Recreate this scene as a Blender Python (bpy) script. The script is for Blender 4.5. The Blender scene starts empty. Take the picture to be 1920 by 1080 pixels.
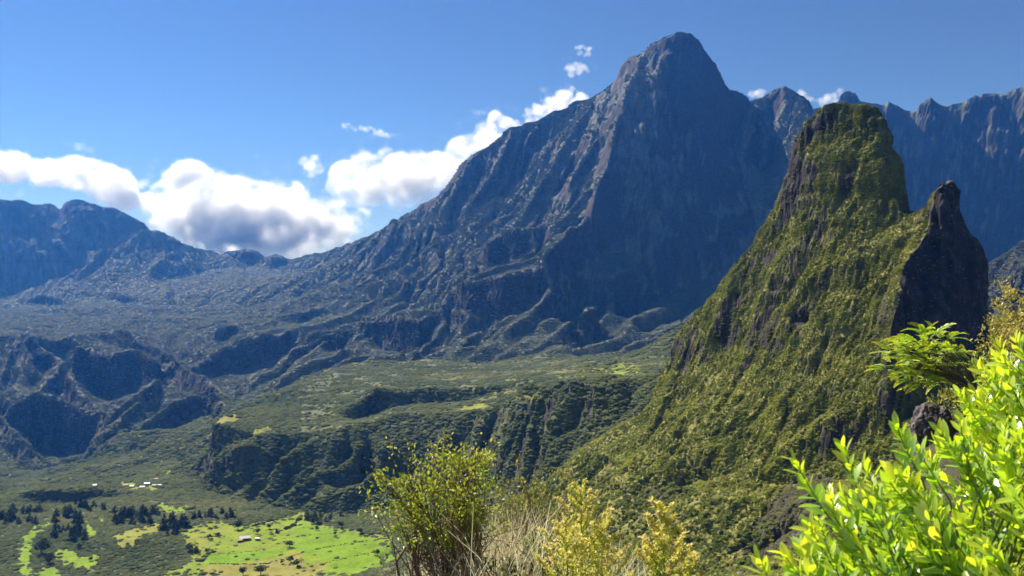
import bpy, bmesh, math, random
import numpy as np
from mathutils import Vector, Matrix, Euler

SC = bpy.context.scene
R = math.radians

# ------------------------------------------------------------------ camera
CAM_H = 500.0            # photo row (1920x1080) of the horizon
F = 1750.0               # focal length in photo pixels
cam_d = bpy.data.cameras.new('camera')
cam = bpy.data.objects.new('camera', cam_d)
SC.collection.objects.link(cam)
cam.location = (0, 0, 0)
cam.rotation_euler = (R(90), 0, 0)
cam_d.sensor_width = 36.0
cam_d.lens = F / 1920 * 36
cam_d.shift_y = (CAM_H - 540) / 1920
cam_d.clip_start = 0.1
cam_d.clip_end = 120000
cam_d.dof.use_dof = True
cam_d.dof.focus_distance = 900
cam_d.dof.aperture_fstop = 9.0
SC.camera = cam

# ------------------------------------------------------------------ sun, sky, exposure
SUN_AZ, SUN_EL = -42.0, 49.0        # azimuth from the view direction (+Y) towards +X
W = bpy.data.worlds.new('World'); SC.world = W; W.use_nodes = True
wn = W.node_tree.nodes; wn.clear()
sky = wn.new('ShaderNodeTexSky'); sky.sky_type = 'NISHITA'; sky.sun_disc = False
sky.sun_elevation = R(SUN_EL); sky.sun_rotation = R(SUN_AZ)
sky.altitude = 2500; sky.air_density = 1.0; sky.dust_density = 0.0; sky.ozone_density = 6.0
bg = wn.new('ShaderNodeBackground'); bg.inputs['Strength'].default_value = 0.059
wo = wn.new('ShaderNodeOutputWorld')
tint = wn.new('ShaderNodeMix'); tint.data_type = 'RGBA'; tint.blend_type = 'MULTIPLY'; tint.inputs[0].default_value = 1
tint.inputs[7].default_value = (0.64, 0.68, 0.78, 1)
W.node_tree.links.new(sky.outputs[0], tint.inputs[6]); W.node_tree.links.new(tint.outputs[2], bg.inputs[0]); W.node_tree.links.new(bg.outputs[0], wo.inputs[0])

sun_d = bpy.data.lights.new('sun', 'SUN'); sun_d.energy = 5.0; sun_d.angle = R(0.53); sun_d.color = (1, 0.95, 0.87)
sun = bpy.data.objects.new('sun', sun_d); SC.collection.objects.link(sun)
sdir = Vector((math.sin(R(SUN_AZ)) * math.cos(R(SUN_EL)), math.cos(R(SUN_AZ)) * math.cos(R(SUN_EL)), math.sin(R(SUN_EL))))
sun.rotation_euler = sdir.to_track_quat('Z', 'Y').to_euler()
sun.location = (-200, 100, 300)

SC.view_settings.view_transform = 'Standard'
SC.view_settings.look = 'None'
SC.view_settings.exposure = 1.0
SC.view_settings.gamma = 1.0
SC.view_settings.use_curve_mapping = False
SC.render.engine = 'CYCLES'
cy = SC.cycles
cy.use_denoising = True
cy.denoising_prefilter = 'FAST'
cy.max_bounces = 8; cy.diffuse_bounces = 2; cy.glossy_bounces = 2; cy.transmission_bounces = 3
cy.transparent_max_bounces = 8; cy.volume_bounces = 12
rng = np.random.default_rng(7)
random.seed(7)

# ------------------------------------------------------------------ helpers
def link(o):
    SC.collection.objects.link(o); return o

def tag(o, label=None, cat=None, group=None, kind=None):
    if label: o['label'] = label
    if cat: o['category'] = cat
    if group: o['group'] = group
    if kind: o['kind'] = kind
    return o

def empty(name, loc=(0, 0, 0), rotz=0.0):
    o = bpy.data.objects.new(name, None); link(o)
    o.location = loc; o.rotation_euler = (0, 0, rotz); o.empty_display_size = 0.2
    return o

def mesh_np(name, verts, faces, mat=None, smooth=False):
    """verts (n,3); faces (m,k) int array with one k."""
    me = bpy.data.meshes.new(name)
    verts = np.ascontiguousarray(verts, dtype=np.float32); faces = np.ascontiguousarray(faces, dtype=np.int32)
    k = faces.shape[1]
    me.vertices.add(len(verts)); me.vertices.foreach_set('co', verts.ravel())
    me.loops.add(faces.size); me.loops.foreach_set('vertex_index', faces.ravel())
    me.polygons.add(len(faces)); me.polygons.foreach_set('loop_start', np.arange(0, faces.size, k, dtype=np.int32))
    me.polygons.foreach_set('use_smooth', np.full(len(faces), smooth, dtype=bool))
    me.update(calc_edges=True)
    if mat: me.materials.append(mat)
    return me

def obj(name, me, parent=None):
    o = bpy.data.objects.new(name, me); link(o)
    if parent: o.parent = parent
    return o

ALB = 0.84            # reflectances below are noted for exposure 0.25; scaled to the exposure used
def al(c): return tuple(ALB * x for x in c)

def ico(sub):
    bm = bmesh.new(); bmesh.ops.create_icosphere(bm, subdivisions=sub, radius=1.0)
    v = np.array([x.co[:] for x in bm.verts]); f = np.array([[q.index for q in p.verts] for p in bm.faces]); bm.free()
    return v, f

# vectorised noise -----------------------------------------------------------
def _h(ix, iy, iz, seed):
    h = (ix.astype(np.uint32) * np.uint32(374761393) + iy.astype(np.uint32) * np.uint32(668265263)
         + iz.astype(np.uint32) * np.uint32(2147483647) + np.uint32((seed * 974711 + 12345) & 0xffffffff))
    h = (h ^ (h >> np.uint32(13))) * np.uint32(1274126177)
    h = h ^ (h >> np.uint32(16))
    return (h & np.uint32(0xffff)).astype(np.float32) / 32767.5 - 1.0

def noise2(x, y, seed=0):
    xi = np.floor(x); yi = np.floor(y); fx = (x - xi).astype(np.float32); fy = (y - yi).astype(np.float32)
    xi = xi.astype(np.int64).astype(np.int32); yi = yi.astype(np.int64).astype(np.int32)
    sx = fx * fx * fx * (fx * (fx * 6 - 15) + 10); sy = fy * fy * fy * (fy * (fy * 6 - 15) + 10)
    z = np.zeros_like(xi)
    def g(dx, dy):
        a = _h(xi + dx, yi + dy, z, seed); b = _h(xi + dx, yi + dy, z + 1, seed)
        return a * (fx - dx) + b * (fy - dy)
    a = g(0, 0); b = g(1, 0); c = g(0, 1); d = g(1, 1)
    t = a + sx * (b - a); u = c + sx * (d - c)
    return 1.5 * (t + sy * (u - t))

def fbm2(x, y, oct=4, seed=0, gain=0.5):
    s = 0; a = 1.0
    for i in range(oct):
        s = s + a * noise2(x, y, seed + i * 17); a *= gain; x = x * 2.03 + 11.3; y = y * 2.03 - 7.7
    return s

def ridged2(x, y, oct=4, seed=0, gain=0.5):
    s = 0; a = 1.0; w = 1.0
    for i in range(oct):
        n = 1 - np.abs(noise2(x, y, seed + i * 31)) * 1.4; n = np.clip(n, -0.4, 1); n = n * np.abs(n)
        s = s + a * n * w; w = np.clip(n * 1.3, 0, 1); a *= gain; x = x * 2.05 + 3.1; y = y * 2.05 + 8.9
    return s

def noise3(x, y, z, seed=0):
    xi = np.floor(x); yi = np.floor(y); zi = np.floor(z)
    fx = (x - xi).astype(np.float32); fy = (y - yi).astype(np.float32); fz = (z - zi).astype(np.float32)
    xi = xi.astype(np.int32); yi = yi.astype(np.int32); zi = zi.astype(np.int32)
    s = lambda t: t * t * (3 - 2 * t)
    sx, sy, sz = s(fx), s(fy), s(fz)
    def l(dz):
        a = _h(xi, yi, zi + dz, seed); b = _h(xi + 1, yi, zi + dz, seed)
        c = _h(xi, yi + 1, zi + dz, seed); d = _h(xi + 1, yi + 1, zi + dz, seed)
        t = a + sx * (b - a); u = c + sx * (d - c)
        return t + sy * (u - t)
    a = l(0); b = l(1)
    return a + sz * (b - a)

def smooth(a, b, x):
    t = np.clip((x - a) / (b - a), 0, 1); return t * t * (3 - 2 * t)
# ------------------------------------------------------------------ the relief: survey lines, then a membrane through them
# A survey line is a list of points (sight bearing, sight height, distance Y ahead of the viewpoint in metres);
# bearings and heights are read in photo pixels, the distances make each a real place.
COLS = np.concatenate([np.arange(-700, -20, 10), np.arange(-20, 1940, 2.0), np.arange(1940, 2640, 10)]).astype(np.float64)
LY0, LY1, LST = math.log(280.0), math.log(15000.0), 0.0030
NV = int((LY1 - LY0) / LST) + 1
LROW = LY0 + LST * np.arange(NV)
YROW = np.exp(LROW)
NU = len(COLS)

def colidx(px): return np.interp(px, COLS, np.arange(NU))

LINES = []
def line(pts, smoothY=0):
    LINES.append(np.array(pts, float))

def zline(pts):     # (px, Y, z)
    p = np.array(pts, float); LINES.append(np.column_stack([p[:, 0], CAM_H - F * p[:, 2] / p[:, 1], p[:, 1]]))

def spur(pts, h=0.016, w=0.014, right=1.5):
    """a sharp ridge: the ground drops to both sides, more steeply to the right."""
    p = np.array(pts, float); LINES.append(p)
    u = (p[:, 0] - 960) / F; v = np.log(p[:, 2]); du = np.gradient(u); dv = np.gradient(v); n = np.hypot(du, dv) + 1e-9
    nu, nv = dv / n, -du / n; sg = np.sign(nu); sg[sg == 0] = 1; nu, nv = nu * sg, nv * sg       # normal pointing to the right
    z = (CAM_H - p[:, 1]) / F * p[:, 2]; tp = np.sin(np.pi * np.linspace(0.12, 0.92, len(p))) ** 0.6
    for sd, k in ((-1, 1.0), (1, right)):
        Y = np.exp(v + sd * nv * w * tp); uu = u + sd * nu * w * tp; zz = z - h * k * tp * p[:, 2]
        LINES.append(np.column_stack([960 + F * uu, CAM_H - F * zz / Y, Y]))

def crest(pts, back=0.06, slope=0.9):
    """a skyline: also lets the ground fall away behind it."""
    p = np.array(pts, float); LINES.append(p)
    z = (CAM_H - p[:, 1]) / F * p[:, 2]; Yb = p[:, 2] * (1 + back)
    zb = z - slope * (Yb - p[:, 2])
    LINES.append(np.column_stack([p[:, 0], CAM_H - F * zb / Yb, Yb]))

# far left range, saddle and the long skyline up to the summit
crest([(-700,380,6800),(-300,350,6700),(0,373,6600),(20,377,6600),(40,373,6600),(60,383,6620),(75,383,6800),(93,380,6900),(117,403,6950),(119,380,6700),(133,374,6640),(160,377,6620),(172,378,6610),(174,375,6610),(187,382,6600),(213,384,6600),(233,398,6600),(263,417,6600),(275,433,6620),(303,434,6700),(333,453,6800),(367,463,6900),(400,470,7000),(415,484,7050),(427,470,6950),(445,469,6920),(463,466,6900),(480,475,6900),(493,487,6950),(505,480,6880),(517,475,6850),(528,480,6850),(535,489,6900),(547,488,6900),(567,482,6700),(600,477,6400),(640,465,6100),(680,450,5700),(720,430,5400),(740,415,5300),(760,400,5200),(813,370,4950),(833,350,4880),(853,323,4800),(887,283,4700),(920,270,4700),(932,258,4710),(947,240,4720),(977,237,4750),(987,230,4760),(1013,223,4800),(1023,212,4820),(1037,203,4830),(1050,201,4840),(1060,200,4850),(1068,188,4850),(1077,182,4850),(1090,186,4830),(1107,183,4800),(1120,177,4780),(1153,153,4700),(1158,140,4680),(1163,133,4650),(1175,117,4630),(1187,102,4600),(1203,100,4550),(1217,83,4530),(1228,75,4510),(1240,72,4500),(1261,61,4490),(1275,56,4480),(1290,57,4480),(1300,64,4490),(1314,72,4500),(1321,92,4520),(1332,114,4540),(1345,130,4570),(1357,145,4600),(1367,166,4650),(1375,165,4680),(1382,166,4720),(1396,176,4800),(1399,187,4850),(1405,187,4860),(1408,181,4860),(1413,185,4860),(1438,171,4870),(1455,162,4850),(1470,157,4830),(1481,167,4850),(1498,175,4860),(1516,180,4900),(1526,192,4950)], back=0.10, slope=0.8)
# far right wall
crest([(1500,205,6100),(1541,196,6100),(1559,192,6100),(1576,171,6080),(1591,164,6070),(1605,168,6070),(1612,175,6080),(1615,187,6100),(1640,190,6100),(1658,192,6100),(1664,185,6090),(1668,183,6080),(1679,192,6080),(1697,205,6100),(1718,206,6100),(1729,189,6060),(1740,179,6040),(1746,176,6030),(1761,189,6050),(1775,194,6060),(1789,189,6060),(1807,189,6060),(1821,178,6040),(1833,172,6030),(1838,168,6030),(1844,170,6030),(1856,169,6030),(1877,173,6030),(1890,168,6020),(1902,164,6020),(1920,158,6000),(2000,140,5950),(2200,150,5900),(2640,200,5800)], back=0.10, slope=0.8)
line([(1470,515,5350),(1600,540,5400),(1750,560,5420),(1920,560,5400),(2200,560,5300),(2640,560,5200)])
# little lit facets under the wall's skyline
for (a, b, c) in [(1729,189,1755),(1775,200,1808),(1838,176,1862)]:
    line([(a, b + 6, 6045), (a - 6, b + 50, 5985)]); line([(c, b + 10, 5985), (c - 6, b + 52, 5930)])
# base of the left walls, their dividing rib, spurs
line([(-700,560,6150),(-300,575,6080),(0,563,6120),(67,540,6160),(107,517,6230)])
line([(113,523,6240),(187,490,6280),(213,467,6330),(267,430,6500)])
line([(62,388,6590),(83,427,6480),(90,460,6380),(107,503,6260),(110,520,6230)])
line([(118,407,6760),(92,425,6560),(95,440,6500)])
line([(0,580,5500),(117,573,5420),(143,567,5420),(233,540,5600),(283,500,6000),(300,483,6250),(345,466,6700)])
line([(263,432,6480),(215,470,6230),(190,500,6080),(165,520,5980)])
line([(262,445,6420),(245,480,6220),(262,505,6080)])
line([(277,436,6500),(300,470,6420),(285,490,6180)])
line([(120,560,5560),(132,572,5470),(140,560,5560)])
# left plateau
line([(-700,640,3600),(-300,632,3600),(0,628,3600),(30,630,3560),(70,632,3520),(90,640,3560),(140,628,3650),(167,624,3650),(240,618,3780)])
line([(-300,600,4500),(0,600,4450),(150,596,4450),(300,592,4500),(450,580,4700),(550,560,4800),(650,530,4750)])
line([(300,530,5900),(420,505,6500),(500,515,6300),(560,510,6100),(620,500,5800)])
# gorge
line([(257,622,4050),(290,648,3650),(318,668,3420),(350,690,3200),(395,715,3000),(440,750,2750),(452,775,2600)])
line([(-700,900,2600),(-100,880,2650),(0,868,2700),(80,862,2720),(160,850,2760),(200,790,2860)])
line([(67,637,3500),(97,657,3380),(123,683,3240),(140,710,3120),(160,737,3010),(187,763,2910),(198,777,2870)])
line([(117,676,3330),(135,712,3160),(165,748,3000),(200,779,2850)])
line([(70,640,3480),(45,680,3280),(30,720,3140),(80,745,2990)])
line([(240,618,3750),(290,645,3560),(327,667,3400),(333,687,3290),(367,700,3170),(400,713,3060),(417,727,2960),(443,762,2760)])
line([(202,778,2820),(233,751,2880),(267,728,2950),(280,718,3010)])
line([(160,846,2740),(200,800,2700),(260,790,2720),(320,752,2780),(367,731,2830),(400,734,2790),(440,766,2640)])
line([(163,848,2700),(227,813,2560),(267,807,2500),(333,806,2400)])
line([(0,768,2960),(33,812,2830),(77,851,2740)])
line([(360,685,3290),(400,657,3440),(420,650,3490),(443,631,3610),(493,620,3680),(550,610,3780),(620,590,3950)])
line([(340,640,3800),(400,610,4000),(450,602,4050)])
line([(440,750,2760),(480,735,2820),(510,720,2860),(545,690,2950),(590,650,3150),(640,615,3500)])
# front plateau: far-left rim, foot of the mountain, front rim
line([(397,790,1790),(433,774,1860),(500,757,1990),(533,728,2230),(567,711,2380),(610,700,2480),(640,692,2520)])
line([(640,692,2560),(693,676,2680),(748,677,2700),(867,683,2700),(911,689,2650),(956,673,2760),(1007,666,2820),(1081,665,2860),(1126,671,2820),(1230,672,2820),(1400,690,2820),(1900,690,2900)])
line([(397,793,1770),(433,798,1755),(483,814,1725),(560,812,1710),(640,800,1705),(700,788,1720),(741,773,1750),(800,775,1750),(876,772,1700),(939,770,1610),(983,752,1505),(1046,736,1380),(1078,718,1355),(1140,709,1335),(1232,703,1290)])
line([(700,726,2130),(760,728,2080),(820,728,2050),(880,728,2000),(935,723,1980),(1000,712,2000),(1100,700,2050)])
# foot of the front slope and gully behind the spire's shoulder
line([(371,895,1780),(412,936,1610),(444,934,1615),(500,945,1573),(560,958,1528),(620,964,1508),(700,960,1520),(760,950,1550),(850,933,1560),(900,938,1480),(950,925,1370),(1040,900,1195),(1120,815,1205),(1216,758,1190)])
line([(371,858,1800),(385,875,1760),(395,905,1690)])
# spire shoulder ridge running down to the left
crest([(1243,700,1050),(1228,748,1035),(1210,767,1030),(1109,829,1035),(1060,870,1045),(1018,907,1060),(960,935,1090),(900,962,1125),(800,1000,1185),(740,1025,1215)], back=0.05, slope=0.8)
# valley floor on the left (z about -400)
zline([(-700,1215,-398),(0,1215,-400),(300,1215,-402),(500,1212,-402),(640,1215,-398),(720,1220,-392)])
zline([(-700,1420,-398),(0,1430,-397),(150,1450,-398),(330,1430,-398),(480,1430,-397),(600,1430,-396),(690,1440,-394)])
zline([(200,1330,-390),(260,1330,-386),(320,1330,-396)])
zline([(-700,1570,-400),(0,1570,-402),(120,1560,-402),(230,1570,-396),(330,1560,-398),(400,1560,-400)])
line([(30,926,1640),(50,921,1660),(100,908,1700),(140,905,1710),(200,908,1700),(250,914,1680),(300,922,1650)])
line([(60,915,1730),(100,899,1760),(140,888,1790),(175,888,1800),(212,897,1780),(250,905,1740),(300,905,1740),(350,900,1760)])
zline([(-700,1950,-470),(0,1950,-470),(120,1980,-478),(230,2050,-470),(330,2100,-440),(390,1950,-410)])
zline([(-700,900,-360),(0,900,-380),(400,900,-360),(700,900,-330)])
# spire: skyline
crest([(1243,700,1050),(1256,668,1045),(1267,642,1040),(1282,615,1032),(1305,589,1020),(1325,566,1010),(1344,546,1000),(1356,520,995),(1363,507,990),(1380,486,985),(1402,469,980),(1420,440,972),(1440,397,965),(1452,376,960),(1464,358,955),(1472,330,950),(1479,310,945),(1488,285,942),(1493,267,940),(1500,248,937),(1507,233,935),(1522,222,930),(1546,204,922),(1560,192,918),(1575,187,914),(1604,190,905),(1625,196,897),(1645,203,889),(1654,213,884),(1660,240,878),(1668,268,873),(1680,296,868),(1687,312,865),(1691,330,860),(1697,353,855),(1700,380,848),(1704,398,842),(1712,402,836),(1724,394,824),(1746,380,805),(1752,364,799),(1757,346,796),(1765,332,795),(1782,335,797),(1794,350,799),(1799,365,801),(1802,392,804),(1812,418,807),(1824,438,810),(1831,456,812),(1837,480,814),(1841,505,815),(1845,541,815),(1850,589,808),(1860,620,800)], back=0.05, slope=1.6)
zline([(1180,1160,-215),(1250,1160,-180),(1400,1130,-150),(1600,1090,-150),(1750,1020,-140),(1880,960,-120)])
zline([(1300,1230,-215),(1450,1200,-210),(1600,1180,-205),(1750,1160,-190),(1900,1150,-170)])
zline([(1300,1500,-235),(1500,1500,-240),(1700,1450,-230),(1900,1400,-180)])
zline([(1320,2000,-262),(1500,2000,-270),(1700,1900,-260)])
# spire: faces
line([(1760,340,791),(1752,366,790),(1746,384,788),(1734,435,777),(1722,458,769),(1710,474,764),(1690,507,754),(1685,535,744),(1683,565,734),(1676,594,724),(1664,640,706)])
line([(1664,645,704),(1700,685,716),(1760,695,728),(1810,660,756),(1850,610,795)])
line([(1772,340,790),(1780,420,778),(1790,500,766),(1800,600,750)])
line([(1700,500,757),(1697,540,745),(1720,600,738),(1712,640,724)])
line([(1735,640,728),(1745,600,737),(1760,580,742),(1790,590,748)])
line([(1412,462,968),(1450,450,930),(1500,450,889),(1560,450,852),(1600,450,834),(1650,445,815),(1690,440,801),(1718,432,787)])
line([(1498,290,928),(1550,290,896),(1600,290,872),(1640,300,857),(1668,320,852)])
line([(1245,708,1040),(1320,700,948),(1400,700,880),(1500,700,800),(1600,700,742),(1660,690,708)])
line([(1120,890,960),(1200,900,890),(1300,900,820),(1400,900,760),(1500,900,715),(1600,900,680),(1700,870,655),(1800,820,640)])
line([(740,1080,1080),(900,1080,1000),(1000,1080,900),(1100,1080,800),(1200,1080,740),(1300,1080,690),(1400,1080,650),(1500,1080,620),(1700,1080,570),(1900,1000,560)])
# right behind the pinnacle
crest([(1800,560,3350),(1828,520,3330),(1838,500,3320),(1855,488,3310),(1870,480,3300),(1885,474,3300),(1900,464,3300),(1920,454,3300),(2000,430,3300),(2300,400,3300),(2640,380,3300)], back=0.05, slope=0.7)
line([(1800,590,2900),(1840,548,2950),(1880,565,2850),(1920,575,2780),(2100,600,2600),(2640,600,2500)])
line([(1800,660,1900),(1838,625,2000),(1880,640,1950),(1920,650,1900),(2200,680,1700)])
zline([(1880,880,-110),(1960,850,-100),(2200,800,-100),(2640,800,-100)])
# main mountain: lit/dark crest, gully, ledges, buttress, bases
line([(1203,103,4540),(1193,133,4450),(1180,163,4380),(1167,190,4300),(1157,217,4220),(1150,243,4150),(1147,270,4080),(1140,300,4000),(1130,317,3950),(1120,347,3880),(1113,373,3800),(1093,406,3720),(1070,417,3700),(1048,450,3600),(1015,487,3500)])
line([(1107,192,4740),(1088,205,4700),(1067,240,4640),(1030,263,4600),(1000,307,4540),(967,357,4450),(933,380,4400),(907,402,4360),(860,432,4330),(807,461,4280),(741,510,4180),(663,550,4180)])
line([(878,300,4640),(840,370,4530),(819,410,4470),(767,443,4440),(741,484,4330),(690,510,4330)])
line([(1015,487,3500),(1030,520,3440),(1037,538,3410),(1055,580,3390),(1070,615,3380),(1083,632,3380),(1093,655,3390),(1137,617,3520),(1211,587,3640),(1267,548,3780),(1300,543,3800),(1335,546,3850),(1450,560,3950),(1600,560,4200),(1900,560,4500)])
line([(1078,496,3745),(1100,484,3775),(1130,476,3800),(1160,482,3790),(1196,474,3800)])
line([(1082,504,3640),(1120,512,3640),(1150,510,3650),(1190,500,3680)])
line([(1214,462,3840),(1248,447,3860)])
line([(1452,200,4800),(1446,230,4770),(1418,255,4740),(1420,300,4640),(1430,355,4540)])
line([(1498,178,4800),(1520,217,4600),(1505,260,4480),(1495,285,4420),(1470,320,4380),(1427,358,4360)])
line([(1400,195,4780),(1438,200,4760)])
line([(1290,75,4465),(1250,105,4420),(1300,108,4430),(1325,112,4520)])
# spurs at the mountain's foot (crest, then gully to its right)
line([(1041,536,3400),(1020,555,3330),(1000,578,3270),(960,602,3190),(930,630,3080),(904,650,3000),(870,678,2760)])
line([(1041,575,3390),(1010,610,3230),(975,640,3090),(935,665,2900),(915,686,2700)])
line([(1118,565,3300),(1090,582,3250),(1075,595,3210),(1044,617,3130),(1010,645,3000),(960,672,2820)])
line([(1150,545,3560),(1144,560,3500),(1140,580,3440),(1125,600,3380),(1107,612,3340)])
line([(1085,640,3340),(1070,662,2960)])
line([(1300,543,3790),(1267,552,3720),(1240,570,3640),(1170,605,3400),(1137,620,3320),(1110,645,3200),(1092,660,3000)])
line([(1300,575,3640),(1270,600,3520),(1230,622,3420),(1200,640,3320)])
line([(1320,570,3560),(1270,606,3360),(1215,630,3220),(1205,645,3140)])
# sharp ridges
spur([(-40,750,3000),(0,778,2900),(33,812,2790),(77,850,2690),(112,864,2630)], 0.022, 0.018, 1.5)
spur([(262,742,2860),(232,768,2800),(205,795,2750),(180,822,2700),(160,847,2660)], 0.022, 0.016, 0.9)
spur([(20,650,3450),(8,690,3300),(-5,720,3150)], 0.016, 0.014, 1.2)
spur([(30,632,3540),(52,655,3440),(62,690,3280),(40,715,3170)], 0.016, 0.014, 1.2)
spur([(67,637,3500),(97,657,3380),(123,683,3240),(140,710,3120),(160,737,3010),(187,763,2910)], 0.028, 0.018, 1.3)
spur([(240,620,3740),(290,646,3550),(327,668,3390),(350,692,3270),(400,714,3050),(425,737,2900)], 0.018, 0.016, 0.8)
spur([(300,706,3120),(280,720,3010),(262,731,2940),(233,752,2870)], 0.016, 0.013, 1.5)
spur([(400,734,2790),(367,731,2830),(320,752,2780),(272,786,2720),(235,815,2640)], 0.024, 0.016, 1.4)
spur([(640,628,3520),(590,641,3320),(550,649,3180),(523,682,3040),(470,713,2900)], 0.012, 0.014, 1.2)
spur([(650,655,3120),(620,667,3000),(567,680,2920),(533,703,2850),(502,738,2800)], 0.010, 0.012, 1.2)
spur([(120,672,3260),(95,700,3140),(70,735,3010)], 0.016, 0.013, 1.4)
spur([(700,560,4000),(655,585,3800),(610,600,3650),(560,612,3560)], 0.007, 0.012, 1.3)
spur([(760,560,3900),(720,585,3700),(690,606,3560),(660,640,3250)], 0.007, 0.011, 1.3)
spur([(836,600,3500),(806,636,3250),(785,655,3060),(765,672,2860)], 0.009, 0.011, 1.4)
spur([(905,615,3300),(870,640,3140),(840,665,2920)], 0.008, 0.010, 1.4)
spur([(1000,480,3640),(960,492,3600),(900,505,3570),(862,522,3520)], 0.008, 0.010, 1.4)
spur([(1100,205,4650),(1060,265,4480),(1020,330,4330),(985,390,4170),(940,440,4050),(880,470,3980)], 0.009, 0.012, 1.2)
spur([(1130,330,3980),(1100,350,4000),(1065,390,3900),(1030,420,3840)], 0.010, 0.010, 1.2)
spur([(1160,215,4240),(1120,250,4280),(1090,300,4200),(1065,340,4130)], 0.012, 0.012, 1.4)
spur([(960,240,4700),(935,300,4560),(905,345,4470),(870,380,4420)], 0.012, 0.012, 1.6)
spur([(200,440,6300),(175,480,6160),(140,515,6060)], 0.010, 0.012, 1.4)
spur([(1420,190,4830),(1400,230,4650),(1385,280,4480)], 0.008, 0.010, 1.0)
# outer frame
zline([(p, 14900, -200) for p in (-700, 500, 1200, 2640)])
zline([(-700, 285, -260), (600, 285, -250), (1200, 285, -212), (1900, 285, -190), (2640, 285, -120)])

def raster(lines):
    """mean z and weight on the solver grid."""
    zs = np.zeros(NU * NV); ws = np.zeros(NU * NV)
    for p in lines:
        sd = float(p[0, 0]) * 1.7 + float(p[0, 2]) * 0.3
        ci = colidx(p[:, 0]); ri = (np.log(p[:, 2]) - LY0) / LST
        for k in range(len(p) - 1):
            n = int(max(abs(ci[k + 1] - ci[k]), abs(ri[k + 1] - ri[k])) * 1.5) + 2
            t = np.linspace(0, 1, n)
            Y = np.exp(np.log(p[k, 2]) * (1 - t) + np.log(p[k + 1, 2]) * t)
            pxx = p[k, 0] * (1 - t) + p[k + 1, 0] * t
            z = (CAM_H - (p[k, 1] * (1 - t) + p[k + 1, 1] * t) + 1.6 * fbm2(pxx / 9, np.log(Y) * 90 + sd, 3, 3)) / F * Y
            c = np.clip(np.rint(ci[k] * (1 - t) + ci[k + 1] * t), 0, NU - 1).astype(int)
            r = np.clip(np.rint(ri[k] * (1 - t) + ri[k + 1] * t), 0, NV - 1).astype(int)
            np.add.at(zs, r * NU + c, z); np.add.at(ws, r * NU + c, 1.0)
    return zs.reshape(NV, NU), ws.reshape(NV, NU)

WX = 2.0
def membrane(zs, ws, init=None, fine_iters=70):
    pyr = [(zs, ws)]
    while min(pyr[-1][0].shape) > 24:
        a, b = pyr[-1]; h, w = a.shape; h2, w2 = (h + 1) // 2, (w + 1) // 2
        ap = np.zeros((h2 * 2, w2 * 2)); bp = np.zeros_like(ap); ap[:h, :w] = a; bp[:h, :w] = b
        pyr.append((ap.reshape(h2, 2, w2, 2).sum((1, 3)), bp.reshape(h2, 2, w2, 2).sum((1, 3))))
    u = None
    for lvl in range(len(pyr) - 1, -1, -1):
        a, b = pyr[lvl]; m = b > 0; val = np.where(m, a / np.maximum(b, 1e-9), 0).astype(np.float32); h, w = a.shape
        if u is None: u = np.full((h, w), -200, np.float32)
        else:
            u = np.repeat(np.repeat(u, 2, 0), 2, 1)[:h, :w]
        u[m] = val[m]
        it = fine_iters if lvl == 0 else (220 if lvl < 3 else 500)
        k = 1.0 / (2 + 2 * WX)
        for _ in range(it):
            p = np.pad(u, 1, mode='edge')
            n = (p[:-2, 1:-1] + p[2:, 1:-1] + WX * (p[1:-1, :-2] + p[1:-1, 2:])) * np.float32(k)
            n[m] = val[m]; u = n
    return u, pyr[0][1] > 0

def profile_hits(z, px, py):
    """first distance at which the ground meets the sight line (px, py)."""
    ci = colidx(px); c0 = np.clip(np.floor(ci).astype(int), 0, NU - 2); t = ci - c0
    out = np.zeros(len(px))
    for i in range(len(px)):
        col = z[:, c0[i]] * (1 - t[i]) + z[:, c0[i] + 1] * t[i]
        e = col / YROW; tgt = (CAM_H - py[i]) / F
        ok = np.nonzero((e >= tgt) & (YROW > 420))[0]
        out[i] = YROW[ok[0]] if len(ok) else np.nan
    return out

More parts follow.
